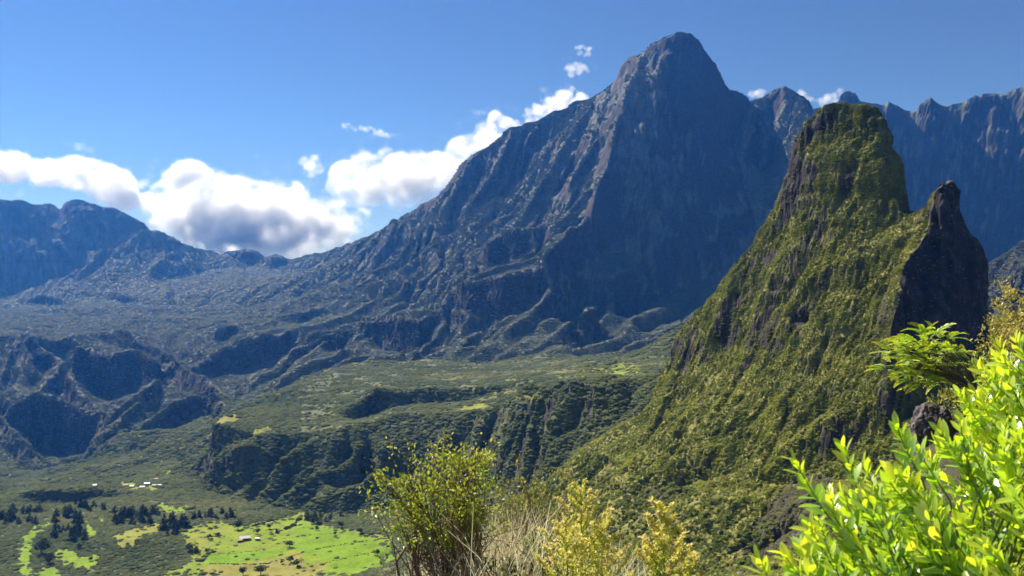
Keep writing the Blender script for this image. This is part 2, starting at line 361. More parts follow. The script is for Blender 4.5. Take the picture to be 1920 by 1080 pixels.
# cliffs: (px, brow, foot) ; the ground between brow and foot is set nearly upright where it stands
CLIFFS = [
 ([(8,765,785),(40,742,817),(67,731,842),(100,738,856),(127,750,853),(160,764,846),(185,777,800),(193,783,788)], 2.2),
 ([(138,640,712),(160,650,736),(187,657,756),(213,664,762),(240,657,740),(267,654,722),(300,680,722),(320,690,716)], 2.0),
 ([(95,642,655),(117,633,672),(138,628,650)], 2.0),
 ([(400,615,647),(420,608,640),(445,604,626)], 2.0),
 ([(366,686,696),(400,662,709),(433,646,694),(460,634,706),(493,624,700),(520,622,676),(540,618,650),(560,615,626)], 2.0),
 ([(523,592,603),(550,586,606),(580,580,602),(610,573,580)], 2.0),
 ([(889,464,492),(919,446,502),(950,428,492),(975,424,486),(1000,430,470)], 2.2),
 ([(838,554,562),(859,528,576),(890,518,592),(922,514,600),(945,510,602),(970,508,590),(996,502,580),(1010,495,556)], 2.2),
 ([(660,591,598),(680,589,615),(707,587,624),(722,585,640),(748,583,672),(770,592,664),(800,594,640),(826,596,606)], 2.2),
 ([(560,645,660),(600,628,668),(640,618,655),(655,612,630)], 1.8),
 ([(400,800,812),(425,800,828),(445,806,824),(478,815,822)], 1.8),
 ([(390,868,885),(402,866,920),(412,858,933)], 2.0),
 ([(430,845,928),(444,839,929),(460,834,915),(475,833,892),(488,836,876),(502,856,864)], 2.2),
 ([(640,775,785),(670,755,788),(700,728,775),(730,727,765),(760,729,757),(820,728,756),(880,727,747),(930,724,736)], 1.5),
 ([(45,924,938),(70,918,944),(100,913,945),(140,915,942),(200,917,932),(245,921,927)], 1.6),
 ([(150,556,561),(200,548,561),(240,556,570),(265,560,568)], 2.0),
 ([(30,560,571),(80,556,578),(110,560,572)], 2.0),
 ([(435,472,476),(450,470,494),(470,470,503),(488,484,492)], 2.2),
 ([(500,486,494),(517,478,508),(530,484,498)], 2.2),
 ([(1610,510,520),(1640,492,518),(1665,472,522),(1686,460,498)], 3.0),
 ([(1420,585,606),(1440,545,602),(1469,518,562),(1500,492,522),(1536,466,480)], 2.8),
 ([(1488,570,604),(1520,548,592),(1545,535,562),(1565,526,540)], 3.0),
 ([(1335,600,640),(1360,590,650),(1385,600,642)], 3.0),
 ([(1240,688,725),(1252,680,720),(1262,690,710)], 3.0),
 ([(1490,250,300),(1520,252,280),(1560,240,262),(1600,240,258),(1640,245,258)], 3.0),
]
zs, ws = raster(LINES)
Z0, _ = membrane(zs, ws, fine_iters=50)
CL = []
for pts, T in CLIFFS:
    p = np.array(pts, float); px = np.arange(p[0, 0], p[-1, 0] + .1, 2.0)
    top = np.interp(px, p[:, 0], p[:, 1]); bot = np.interp(px, p[:, 0], p[:, 2])
    jit = fbm2(px / 14.0, px * 0 + pts[0][0], 3, 5); top = top + jit * 2.6 + 5.0 * fbm2(px / 42.0, px * 0 + 9.1 + pts[0][0], 2, 6) * (np.minimum(1, (bot - top) / 50)); bot = bot + fbm2(px / 11.0, px * 0 + 3.3 + pts[0][0], 3, 9) * 4.0 + 7.0 * fbm2(px / 38.0, px * 0 + 5.1 + pts[0][0], 2, 8) * (np.minimum(1, (bot - top) / 50)); bot = np.maximum(bot, top + 1.5)
    yt = profile_hits(Z0, px, top); yb = profile_hits(Z0, px, bot)
    ok = ~(np.isnan(yt) | np.isnan(yb))
    if ok.sum() < 4: continue
    px, top, bot, yt, yb = px[ok], top[ok], bot[ok], yt[ok], yb[ok]
    ym = yb + 0.5 * (yt - yb)
    kk = min(9, len(ym) // 2 * 2 - 1)
    ym = np.convolve(np.pad(ym, kk // 2, mode='edge'), np.ones(kk) / kk, 'valid')
    T = T + (0.6 if pts[0][0] > 640 and pts[0][0] < 1200 and pts[0][1] < 640 else 0.3)
    et, eb = (CAM_H - top) / F, (CAM_H - bot) / F
    k = (T - eb) / (T - et)
    CL.append(np.column_stack([px, top, ym * np.sqrt(k)])); CL.append(np.column_stack([px, bot, ym / np.sqrt(k)]))
zs, ws = raster(LINES + CL)
Z1, CM = membrane(zs, ws, fine_iters=80)

def blur(a, n=1):
    for _ in range(n):
        p = np.pad(a, 1, mode='edge'); a = (p[:-2, 1:-1] + 2 * p[1:-1, 1:-1] + p[2:, 1:-1]) / 4
        p = np.pad(a, 1, mode='edge'); a = (p[1:-1, :-2] + 2 * p[1:-1, 1:-1] + p[1:-1, 2:]) / 4
    return a
CMF = np.clip(blur(CM.astype(np.float32), 10) * 6, 0, 1)         # 1 near a survey line
Z1 = blur(Z1, 1)

# relief between the lines: ridges and gullies whose size follows the distance
UU = (COLS - 960) / F
U2, L2 = np.meshgrid(UU.astype(np.float32), LROW.astype(np.float32))
Yg = YROW[:, None].astype(np.float32)
wu = 0.05 * fbm2(U2 * 9, L2 * 9, 3, 41); wl = 0.05 * fbm2(U2 * 9 + 5, L2 * 9, 3, 43)
gx = np.gradient(Z1, axis=1) / np.maximum(np.gradient(UU)[None, :] * Yg, 1e-6)
gy = np.gradient(Z1, axis=0) / (LST * Yg)
SL = np.sqrt(gx * gx + gy * gy)
amp = smooth(0.08, 0.7, blur(SL, 4))
rd = ridged2((U2 + wu) * 14, (L2 + wl) * 8, 5, 3) - 0.75
far = smooth(math.log(1900), math.log(2600), L2)
Z1 = Z1 + Yg * (rd * 0.010 * amp * (1 - 0.75 * CMF) * (1 - 0.6 * smooth(1040, 1160, COLS)[None, :] * smooth(math.log(3250), math.log(3500), L2))) * (0.35 + 0.65 * far)
# diagonal spurs on the slope under the front plateau's rim: they run down to the left and towards the viewpoint
X2 = U2 * Yg
sp_m = smooth(0.12, 0.35, blur(SL, 3)) * smooth(math.log(1200), math.log(1290), L2) * (1 - smooth(math.log(1640), math.log(1720), L2)) * smooth(395, 440, COLS)[None, :] * (1 - smooth(1150, 1240, COLS))[None, :]
s = X2 * 0.80 - Yg * 0.60 + 40 * fbm2(X2 / 140, Yg / 140, 3, 77)
sp = 1 - np.abs(((s / 70.0 + 0.6 * fbm2(X2 / 130, Yg / 130, 2, 79)) % 1.0) * 2 - 1)
Z1 = Z1 + (sp ** 0.8 - 0.5) * 58.0 * (0.6 + 0.9 * fbm2(X2 / 75, Yg / 75, 2, 83)) * sp_m * (1 - 0.5 * CMF)
Z1 = Z1 + Yg * 0.0010 * fbm2(U2 * 70, L2 * 60, 4, 15) * (0.3 + amp) * (1 - 0.4 * CMF)

spi = (1 - smooth(math.log(1000), math.log(1090), L2)) * smooth(1180, 1300, COLS)[None, :]
sa = U2 * 0.55 + L2 * 0.83; sb = -U2 * 0.83 + L2 * 0.55
bd = ridged2(sa * 20 + 0.5 * fbm2(U2 * 16, L2 * 16, 2, 140), sb * 6, 4, 141) - 0.7
Z1 = Z1 + Yg * 0.011 * bd * spi * smooth(0.35, 1.0, blur(SL, 4)) * (1 - 0.55 * CMF)

# fans and spurs at the mountain's foot, all running down to the left
fan = smooth(math.log(2720), math.log(2900), L2) * (1 - smooth(math.log(3500), math.log(3750), L2)) * smooth(560, 640, COLS)[None, :] * (1 - smooth(1380, 1440, COLS))[None, :] * (1 - smooth(0.9, 1.5, blur(SL, 3)))
sf = X2 * 0.80 - Yg * 0.60 + 90 * fbm2(X2 / 420, Yg / 420, 3, 177)
fs = 1 - np.abs(((sf / 175.0 + 0.4 * fbm2(X2 / 380, Yg / 380, 2, 179)) % 1.0) * 2 - 1)
Z1 = Z1 + (fs ** 0.8 - 0.5) * 85.0 * (0.6 + 0.8 * fbm2(X2 / 260, Yg / 260, 2, 181)) * fan * (1 - 0.7 * CMF)

# ------------------------------------------------------------------ running water: stream-power erosion of the relief (distance-scaled grid)
def erode(Zf, iters, K, m=0.45):
    ii = np.arange(0, NV, 2); jj = np.arange(0, NU, 2)
    Yr = YROW[ii][:, None]; H = (Zf[np.ix_(ii, jj)] / Yr).astype(np.float64)
    h, w = H.shape
    dx = np.gradient(UU[jj]); dy = 2 * LST
    # heights/Y tilt: compare real heights between rows, so carry the row scale
    Zs = H * Yr
    area = np.broadcast_to(dx[None, :] * dy, (h, w)).copy()
    nb = [(-1, 0), (1, 0), (0, -1), (0, 1), (-1, -1), (-1, 1), (1, -1), (1, 1)]
    idx = np.arange(h * w).reshape(h, w)
    Z0s = Zs.copy(); Kf = K[np.ix_(ii, jj)].ravel()
    for it in range(iters):
        best = np.zeros((h, w)); rec = idx.copy(); dist = np.ones((h, w))
        P = np.pad(Zs, 1, mode='constant', constant_values=1e9); I = np.pad(idx, 1, mode='edge')
        for a, b in nb:
            q = P[1 + a:1 + a + h, 1 + b:1 + b + w]; d = np.sqrt((a * dy) ** 2 + (b * dx[None, :]) ** 2) * Yr
            s = (Zs - q) / d; mk = s > best
            best = np.where(mk, s, best); rec = np.where(mk, I[1 + a:1 + a + h, 1 + b:1 + b + w], rec); dist = np.where(mk, d, dist)
        order = np.argsort(Zs.ravel())
        recl = rec.ravel().tolist(); acc = area.ravel().tolist()
        ol = order.tolist()
        for i in reversed(ol):
            r = recl[i]
            if r != i: acc[r] += acc[i]
        A = np.array(acc)
        # implicit solve from the outlets upwards; distances relative to Y
        c = (Kf * A ** m / (dist / Yr).ravel()).tolist()
        zl = Zs.ravel().tolist()
        for i in ol:
            r = recl[i]
            if r != i:
                k = c[i]; zl[i] = (zl[i] + k * zl[r]) / (1 + k)
        Zs = np.array(zl).reshape(h, w)
        # soil creep
        p = np.pad(Zs, 1, mode='edge'); Zs = Zs + 0.02 * (p[:-2, 1:-1] + p[2:, 1:-1] + p[1:-1, :-2] + p[1:-1, 2:] - 4 * Zs)
    D = Zs - Z0s
    full = sample_grid(D, np.arange(NU) / 2.0, np.arange(NV) / 2.0)
    return full, A.reshape(h, w)

def sample_grid(a, ci, ri):
    h, w = a.shape
    c0 = np.clip(np.floor(ci).astype(int), 0, w - 2); r0 = np.clip(np.floor(ri).astype(int), 0, h - 2)
    tc = np.clip(ci - c0, 0, 1)[None, :]; tr = np.clip(ri - r0, 0, 1)[:, None]
    A = a[np.ix_(r0, c0)]; B = a[np.ix_(r0, c0 + 1)]; C = a[np.ix_(r0 + 1, c0)]; D = a[np.ix_(r0 + 1, c0 + 1)]
    return (A * (1 - tc) + B * tc) * (1 - tr) + (C * (1 - tc) + D * tc) * tr

spire_m = smooth(math.log(1150), math.log(1000), L2) if False else 1 - smooth(math.log(1060), math.log(1180), L2)
gorge_m = (1 - smooth(560, 760, COLS))[None, :] * smooth(math.log(1900), math.log(2300), L2) * (1 - smooth(math.log(4600), math.log(5400), L2))
slope_m = smooth(math.log(2700), math.log(3000), L2) * smooth(600, 700, COLS)[None, :]
Kf_ = 0.030 * (1 - 0.75 * spire_m) * (1 + 0.6 * gorge_m) * (1 + 0.6 * slope_m)
rough = Yg * (0.0045 * fbm2(U2 * 26, L2 * 22, 4, 101)) * (0.4 + amp) * (1 - 0.3 * spire_m)
rough = rough + Yg * gorge_m * (0.004 * ridged2((U2 + wu) * 11 + 3, (L2 + wl) * 11, 4, 111) - 0.003)
ED, EA = erode(Z1 + rough, 10, Kf_)
ED = rough + ED
lim = (0.022 + 0.010 * gorge_m + 0.008 * slope_m - 0.014 * spire_m) * Yg
ED = lim * np.tanh(ED / lim)
zs2, ws2 = raster(LINES)
CML = np.clip(blur((ws2 > 0).astype(np.float32), 10) * 6, 0, 1)
wall_m = smooth(1040, 1160, COLS)[None, :] * smooth(math.log(3250), math.log(3500), L2)
wall_m = np.maximum(wall_m, (1 - smooth(250, 330, COLS))[None, :] * smooth(math.log(5900), math.log(6150), L2))
ED = ED * (1 - 0.72 * wall_m)
Z1 = Z1 + ED * (1 - np.maximum(0.80 * CML, 0.85 * CMF))

# clefts: dark rock gullies cut into the spire and the slopes around it
def carve(pts, depth, w):
    global Z1
    p = np.array(pts, float); n = 24
    t = np.linspace(0, len(p) - 1, n); px = np.interp(t, np.arange(len(p)), p[:, 0]); py = np.interp(t, np.arange(len(p)), p[:, 1])
    px = px + 5 * fbm2(t * 1.3, t * 0 + p[0, 0], 2, 171); py = py + 5 * fbm2(t * 1.3, t * 0 + p[0, 1], 2, 172)
    Yh = profile_hits(Z1, px, py); ok = ~np.isnan(Yh)
    u = (px[ok] - 960) / F; v = np.log(Yh[ok]); m = 4 * w
    c0, c1 = np.searchsorted(UU, u.min() - m), np.searchsorted(UU, u.max() + m); r0, r1 = max(0, int((v.min() - m - LY0) / LST)), min(NV, int((v.max() + m - LY0) / LST) + 1)
    Ug, Vg = np.meshgrid(UU[c0:c1], LROW[r0:r1]); D = np.full(Ug.shape, 9.0); E = np.zeros(Ug.shape)
    for k in range(len(u) - 1):
        du, dv = u[k + 1] - u[k], v[k + 1] - v[k]; q = du * du + dv * dv + 1e-12
        s = np.clip(((Ug - u[k]) * du + (Vg - v[k]) * dv) / q, 0, 1); d = np.hypot(Ug - u[k] - s * du, Vg - v[k] - s * dv)
        mk = d < D; D = np.where(mk, d, D); E = np.where(mk, (k + s) / (len(u) - 1), E)
    D = D * (1 + 0.5 * fbm2(Ug * 120, Vg * 120, 3, 173))
    prof = np.clip(1 - D / (1.6 * w), 0, 1) ** 0.8 * np.sin(np.pi * (0.08 + 0.84 * E)) ** 0.5
    Z1[r0:r1, c0:c1] -= depth * np.exp(Vg) * prof
for pts, d, w in [
 ([(1690,456),(1660,480),(1620,510),(1596,528)], .020, .0065), ([(1542,460),(1500,492),(1465,520),(1440,560),(1424,608)], .022, .0070),
 ([(1574,523),(1540,540),(1515,562),(1494,604)], .020, .0065), ([(1376,585),(1352,645)], .016, .007), ([(1640,252),(1590,246),(1540,250),(1500,262)], .006, .004),
 ([(1722,738),(1690,770),(1640,800),(1590,828),(1530,850),(1488,882),(1440,892)], .020, .0075), ([(1405,858),(1330,890),(1262,905),(1218,903)], .014, .006),
 ([(1655,560),(1640,610),(1600,650)], .012, .005), ([(1560,640),(1530,690),(1480,740)], .010, .005), ([(1420,650),(1380,720),(1330,790)], .010, .005),
 ([(1300,640),(1270,720),(1235,790),(1200,830)], .012, .006), ([(1490,980),(1440,1010),(1390,1040)], .010, .006), ([(1600,700),(1560,760),(1500,800)], .009, .005),
 ([(1776,352),(1782,420),(1776,505)], .011, .0035), ([(1722,500),(1734,560),(1742,640)], .010, .0035), ([(1803,420),(1816,500),(1822,560)], .012, .004), ([(1758,400),(1755,470),(1762,560)], .008, .003), ([(1690,540),(1700,600),(1702,650)], .009, .003),
 ([(1610,300),(1600,350),(1570,400)], .007, .004), ([(1510,330),(1490,390),(1450,440)], .009, .004)]:
    carve(pts, d, w)
# ------------------------------------------------------------------ relief meshes
def sample(a, ci, ri):
    c0 = np.clip(np.floor(ci).astype(int), 0, NU - 2); r0 = np.clip(np.floor(ri).astype(int), 0, NV - 2)
    tc = np.clip(ci - c0, 0, 1); tr = np.clip(ri - r0, 0, 1)
    return (a[r0, c0] * (1 - tc) + a[r0, c0 + 1] * tc) * (1 - tr) + (a[r0 + 1, c0] * (1 - tc) + a[r0 + 1, c0 + 1] * tc) * tr

def ground(x, y):
    """height of the relief at a place."""
    x = np.atleast_1d(np.asarray(x, float)); y = np.atleast_1d(np.asarray(y, float))
    return sample(Z1, colidx(960 + F * x / y), (np.log(y) - LY0) / LST)

def in_poly(px, py, poly):
    inside = np.zeros(px.shape, bool); n = len(poly)
    for i in range(n):
        x1, y1 = poly[i]; x2, y2 = poly[(i + 1) % n]
        if y1 == y2: continue
        c = ((y1 > py) != (y2 > py)) & (px < (x2 - x1) * (py - y1) / (y2 - y1) + x1)
        inside ^= c
    return inside

PASTURES = [   # sight polygons of the meadows, with how lush each is (0 straw .. 1 bright)
 ([(330,1000),(395,975),(450,985),(520,975),(570,960),(600,985),(640,990),(700,1000),(735,1010),(770,1090),(270,1090),(345,1060),(370,1020)], 0.66),
 ([(390,1040),(420,1036),(480,1032),(520,1028),(545,1030),(530,1040),(500,1047),(470,1054),(440,1057),(385,1058)], 1.0),
 ([(555,985),(575,975),(640,995),(735,1012),(760,1090),(610,1090),(620,1050),(575,1042),(545,1025)], 0.92),
 ([(385,1059),(440,1058),(520,1045),(560,1032),(570,1045),(568,1060),(615,1056),(605,1090),(375,1090)], 0.12),
 ([(340,1005),(395,985),(440,990),(400,1010),(380,1035),(350,1030)], 0.45),
 ([(40,1010),(62,985),(90,978),(98,985),(70,1000),(58,1020),(62,1040),(50,1062),(66,1068),(52,1085),(32,1070)], 0.9),
 ([(100,1035),(125,1028),(150,1045),(190,1040),(190,1055),(165,1068),(130,1062),(105,1050)], 0.8),
 ([(66,1075),(100,1058),(115,1080),(110,1095),(60,1095)], 0.95),
 ([(218,905),(245,903),(262,912),(300,908),(300,920),(265,920),(240,915)], 0.7),
 ([(280,940),(300,938),(320,950),(355,948),(358,958),(325,965),(300,962),(292,950)], 0.75),
 ([(210,1005),(250,990),(300,980),(300,995),(260,1010),(245,1030),(215,1020)], 0.35),
 ([(158,1000),(164,975),(172,990),(180,1000),(170,1012)], 0.9), ([(185,985),(190,965),(195,985)], 0.8),
 ([(310,878),(322,880),(320,892),(312,890)], 0.8),
 ([(1125,690),(1150,680),(1200,687),(1210,695),(1170,704),(1130,704)], 0.55),
 ([(1085,690),(1110,685),(1128,690),(1120,700),(1095,702)], 0.35),
 ([(930,708),(990,704),(1000,712),(960,716)], 0.35), ([(960,742),(1010,738),(1030,745),(1000,752)], 0.35),
 ([(1050,700),(1085,696),(1100,706),(1060,712)], 0.35), ([(860,765),(905,755),(920,765),(880,772)], 0.3),
 ([(830,735),(900,728),(960,735),(900,745)], 0.25),
 ([(397,795),(412,780),(440,778),(450,786),(420,795)], 0.2),
 ([(470,808),(510,800),(518,806),(480,816)], 0.3),
]

def region_masks(px, py, Y):
    g = np.zeros(px.shape, np.float32); lush = np.full(px.shape, -1.0, np.float32)
    jx = px + 7.0 * fbm2(px / 14, py / 7, 4, 21, 0.7); jy = py + 3.5 * fbm2(px / 14 + 7, py / 7, 4, 22, 0.7)
    edge_n = fbm2(px / 5, py / 2.6, 3, 23, 0.7)
    def shrink(poly):
        c = np.mean(np.array(poly, float), 0); return [tuple(c + (np.array(q) - c) * 0.72) for q in poly]
    for poly, l in PASTURES:
        m = in_poly(jx, jy, poly) & (Y > 1150) & (Y < 3000)
        if l > 0.68 or Y.max() > 1900: m &= ~((edge_n > 0.42) & ~in_poly(px, py, shrink(poly)))
        lush[m] = l; g[m] = 1
    return g, lush

SH_PX = [740, 800, 900, 960, 1018, 1060, 1109, 1210, 1243, 1300, 1860, 2640]
SH_Y = [1215, 1185, 1125, 1090, 1060, 1045, 1035, 1030, 1050, 1080, 900, 900]
FM_PX = [600, 640, 693, 748, 867, 911, 956, 1007, 1081, 1126, 1230, 1400, 2640]
FM_Y = [2520, 2560, 2680, 2700, 2700, 2650, 2760, 2820, 2860, 2820, 2820, 2820, 2900]
def label_faces(px, py, Y, grass):
    lab = np.full(px.shape, 'valley_floor', dtype=object)
    left = px < 640
    lab[left & (Y > 1900)] = 'gorge'
    lab[left & (Y > 4850)] = 'mountain_range'
    pl = (px > np.interp(Y, [1600, 1790, 1860, 1990, 2230, 2520], [360, 392, 430, 497, 530, 640])) & (Y > np.interp(px, [371, 412, 500, 620, 760, 850, 950, 1040, 1300], [1780, 1610, 1573, 1508, 1550, 1560, 1370, 1195, 1190])) & (Y < np.interp(px, FM_PX, FM_Y))
    lab[pl] = 'plateau'
    lab[(px >= 640) & (Y >= np.interp(px, FM_PX, FM_Y))] = 'mountain'
    lab[(px >= 1470) & (Y > 5150)] = 'cliff_wall'
    lab[(px >= 1800) & (Y > 1300) & (Y < 4000)] = 'hill'
    lab[(px > 740) & (Y < np.interp(px, SH_PX, SH_Y) * 1.055)] = 'rock_spire'
    lab[(grass > 0.5) & (lab == 'valley_floor')] = 'pasture'
    return lab

SET_LABELS = {
 'valley_floor': ('wooded green valley floor far below in the lower left', 'valley'),
 'pasture': ('bright lime green meadows around the farm on the valley floor', 'meadow'),
 'gorge': ('wooded gorge with dark shaded cliffs below the left plateau', 'gorge'),
 'plateau': ('wooded plateau with ribbed shaded front slope in the middle distance', 'plateau'),
 'mountain': ('tallest blue mountain with flat topped summit and dark right face', 'mountain'),
 'mountain_range': ('distant blue mountain wall and saddle at the far left', 'mountain range'),
 'cliff_wall': ('long dark blue rock wall behind the green spire at right', 'cliff'),
 'hill': ('bare purple brown hillside at the right edge beyond the spire', 'hill'),
 'rock_spire': ('steep green overgrown rock spire with a dark second pinnacle', 'rock spire'),
}

VX, VQ, VG, VL, VS = [], [], [], [], []      # gathered vertices, faces, face grass, face label
BLOCKS = []
def build_block(cols, rows, det, tagname):
    ci = colidx(cols); ri = (np.log(rows) - LY0) / LST
    CI, RI = np.meshgrid(ci, ri)
    z = sample(Z1, CI, RI)
    PXg, Yg2 = np.meshgrid(cols, rows)
    x = (PXg - 960) / F * Yg2; y = Yg2.copy()
    nx = -np.gradient(z, axis=1) / np.maximum(np.gradient(x, axis=1), 1e-6)
    dzy = np.gradient(z, axis=0) / np.gradient(y, axis=0)
    dxy = np.gradient(x, axis=0) / np.gradient(y, axis=0)
    ny = -(dzy + nx * dxy)
    nl = np.sqrt(nx * nx + ny * ny + 1); slope = np.sqrt(nl * nl - 1)
    nx, ny, nz = nx / nl, ny / nl, 1 / nl
    py = CAM_H - F * z / Yg2
    # crags: displacement along the normal, stronger where it is steep
    if det:
        d = np.zeros_like(z)
        for lam, am, sd in ((0.055, 0.0030, 1), (0.025, 0.0022, 2), (0.011, 0.0015, 3), (0.005, 0.0010, 4), (0.0025, 0.0005, 5)):
            s = lam * Yg2
            if lam < 0.02 and det < 2: pass
            # distance-scaled lattice (log-polar), stretched upright on steep ground
            d += am * Yg2 * noise3((PXg - 960) / F / lam, np.log(Yg2) / lam, z / Yg2 / lam * 0.6, 50 + sd)
        st = smooth(0.5, 1.6, slope)
        d *= (0.15 + 0.85 * st)
        if det == 1:
            d += st * 0.0016 * Yg2 * noise3(x / (0.045 * Yg2), y / (0.045 * Yg2), z / (0.0075 * Yg2), 93)
        if det >= 2:
            # bedding ledges and upright joints on the near rock
            led = noise3(x / 60, y / 60, z / 7.0, 91); d += st * 1.3 * led
            d += st * 1.0 * noise3(x / 3.5, y / 3.5, z / 16, 92)
            fz = smooth(1735, 1765, PXg) * smooth(640, 560, py)
            d += fz * (3.2 * noise3(x / 11, y / 11, z / 17, 95) + 1.6 * noise3(x / 4.5, y / 4.5, z / 7, 96))
            tp = smooth(300, 235, py) * smooth(1460, 1500, PXg) * smooth(1700, 1680, PXg)
            d += tp * (2.6 * noise3(x / 9, y / 9, z / 9, 97) + 1.2 * noise3(x / 3.5, y / 3.5, z / 6, 98))
        x = x + nx * d; y = y + ny * d; z = z + nz * d
    grass, lush = region_masks(PXg, py, Yg2)
    BLOCKS.append(dict(x=x, y=y, z=z, px=PXg, py=py, Y=Yg2, slope=slope, grass=grass, lush=lush, nx=nx, ny=ny, nz=nz, name=tagname))
    return BLOCKS[-1]

colsR = np.concatenate([np.arange(880, 1940, 2.0), np.arange(1940, 2641, 10)])
colsL = np.arange(-700, 881, 10.0)
rows_near = np.exp(np.arange(math.log(430), math.log(1160) + 1e-9, (math.log(1160) - math.log(430)) / 700))
rows_nn = np.exp(np.linspace(math.log(281), math.log(430), 14))[:-1]
B1 = build_block(colsR, np.concatenate([rows_nn, rows_near]), 2, 'near')
B2 = build_block(colsL, np.exp(np.linspace(math.log(281), math.log(1160), 90)), 0, 'near_left')
far1 = np.exp(np.linspace(math.log(1160), math.log(7600), 640))
far2 = np.exp(np.linspace(math.log(7600), math.log(8300), 14))[1:]
colsF = np.concatenate([np.arange(-700, -20, 10.0), np.arange(-20, 1940, 2.0), np.arange(1940, 2641, 10)])
B3 = build_block(colsF, np.concatenate([far1, far2]), 1, 'far')

def terrain_material(name):
    m = bpy.data.materials.new(name); m.use_nodes = True; nt = m.node_tree; N = nt.nodes; L = nt.links
    b = N['Principled BSDF']; b.inputs['Roughness'].default_value = 0.9; b.inputs['Specular IOR Level'].default_value = 0.15
    geo = N.new('ShaderNodeNewGeometry')
    at = N.new('ShaderNodeAttribute'); at.attribute_name = 'cover'
    sep = N.new('ShaderNodeSeparateColor'); L.new(at.outputs['Color'], sep.inputs[0])
    def tex(scale, det=6, rough=0.6):
        t = N.new('ShaderNodeTexNoise'); t.inputs['Scale'].default_value = scale; t.inputs['Detail'].default_value = det; t.inputs['Roughness'].default_value = rough
        L.new(geo.outputs['Position'], t.inputs['Vector']); return t
    def ramp(src, stops):
        r = N.new('ShaderNodeValToRGB'); L.new(src, r.inputs[0]); e = r.color_ramp.elements
        e[0].position, e[0].color = stops[0][0], (*stops[0][1], 1); e[1].position, e[1].color = stops[-1][0], (*stops[-1][1], 1)
        for p, c in stops[1:-1]:
            k = e.new(p); k.color = (*c, 1)
        return r
    def mix(f, a, bb):
        x = N.new('ShaderNodeMix'); x.data_type = 'RGBA'
        if f is None: x.inputs[0].default_value = 0.5
        else: L.new(f, x.inputs[0])
        L.new(a, x.inputs[6]); L.new(bb, x.inputs[7]); return x.outputs[2]
    n1 = tex(0.012); n2 = tex(0.09, 4); n3 = tex(0.6, 3)
    veg = ramp(n1.outputs[0], [(0.36, (0.070, 0.092, 0.036)), (0.52, (0.120, 0.130, 0.050)), (0.66, (0.180, 0.170, 0.065))])
    veg2 = ramp(n2.outputs[0], [(0.35, (0.060, 0.080, 0.034)), (0.65, (0.190, 0.180, 0.070))])
    vg = mix(None, veg.outputs[0], veg2.outputs[0])
    olive = ramp(n2.outputs[0], [(0.33, (0.070, 0.070, 0.020)), (0.5, (0.200, 0.185, 0.050)), (0.68, (0.300, 0.265, 0.080))])
    vg = mix(sep.outputs[2], vg, olive.outputs[0])
    heath = ramp(n2.outputs[0], [(0.35, (0.105, 0.112, 0.082)), (0.5, (0.165, 0.168, 0.128)), (0.68, (0.225, 0.220, 0.170))])
    vg = mix(at.outputs['Alpha'], vg, heath.outputs[0])
    rock = ramp(n2.outputs[0], [(0.3, (0.025, 0.020, 0.019)), (0.55, (0.050, 0.040, 0.037)), (0.75, (0.110, 0.086, 0.080))])
    c = mix(sep.outputs[1], vg, rock.outputs[0])
    gr = ramp(sep.outputs[2], [(0.05, (0.46, 0.38, 0.10)), (0.4, (0.40, 0.40, 0.05)), (0.75, (0.33, 0.44, 0.012)), (1.0, (0.27, 0.44, 0.004))])
    n4 = tex(0.035, 5, 0.7)
    mg = N.new('ShaderNodeMath'); mg.operation = 'MULTIPLY'; L.new(n3.outputs[0], mg.inputs[0]); L.new(n4.outputs[0], mg.inputs[1])
    gn = ramp(mg.outputs[0], [(0.12, (0.40, 0.45, 0.42)), (0.24, (0.80, 0.80, 0.75)), (0.36, (1.0, 0.98, 1.0))])
    mm = N.new('ShaderNodeMix'); mm.data_type = 'RGBA'; mm.blend_type = 'MULTIPLY'; mm.inputs[0].default_value = 1
    gd = N.new('ShaderNodeMix'); gd.data_type = 'RGBA'; gd.blend_type = 'MULTIPLY'; gd.inputs[0].default_value = 1; gd.inputs[7].default_value = (0.66, 0.70, 0.60, 1)
    L.new(gr.outputs[0], gd.inputs[6]); L.new(gd.outputs[2], mm.inputs[6]); L.new(gn.outputs[0], mm.inputs[7])
    c = mix(sep.outputs[0], c, mm.outputs[2])
    am = N.new('ShaderNodeMix'); am.data_type = 'RGBA'; am.blend_type = 'MULTIPLY'; am.inputs[0].default_value = 1; am.inputs[7].default_value = (ALB, ALB, ALB, 1); L.new(c, am.inputs[6])
    L.new(am.outputs[2], b.inputs['Base Color'])
    bp = N.new('ShaderNodeBump'); bp.inputs['Strength'].default_value = 0.5; bp.inputs['Distance'].default_value = 2.0
    L.new(n2.outputs[0], bp.inputs['Height']); L.new(bp.outputs[0], b.inputs['Normal'])
    return m
M_TERRAIN = terrain_material('wooded_ground')

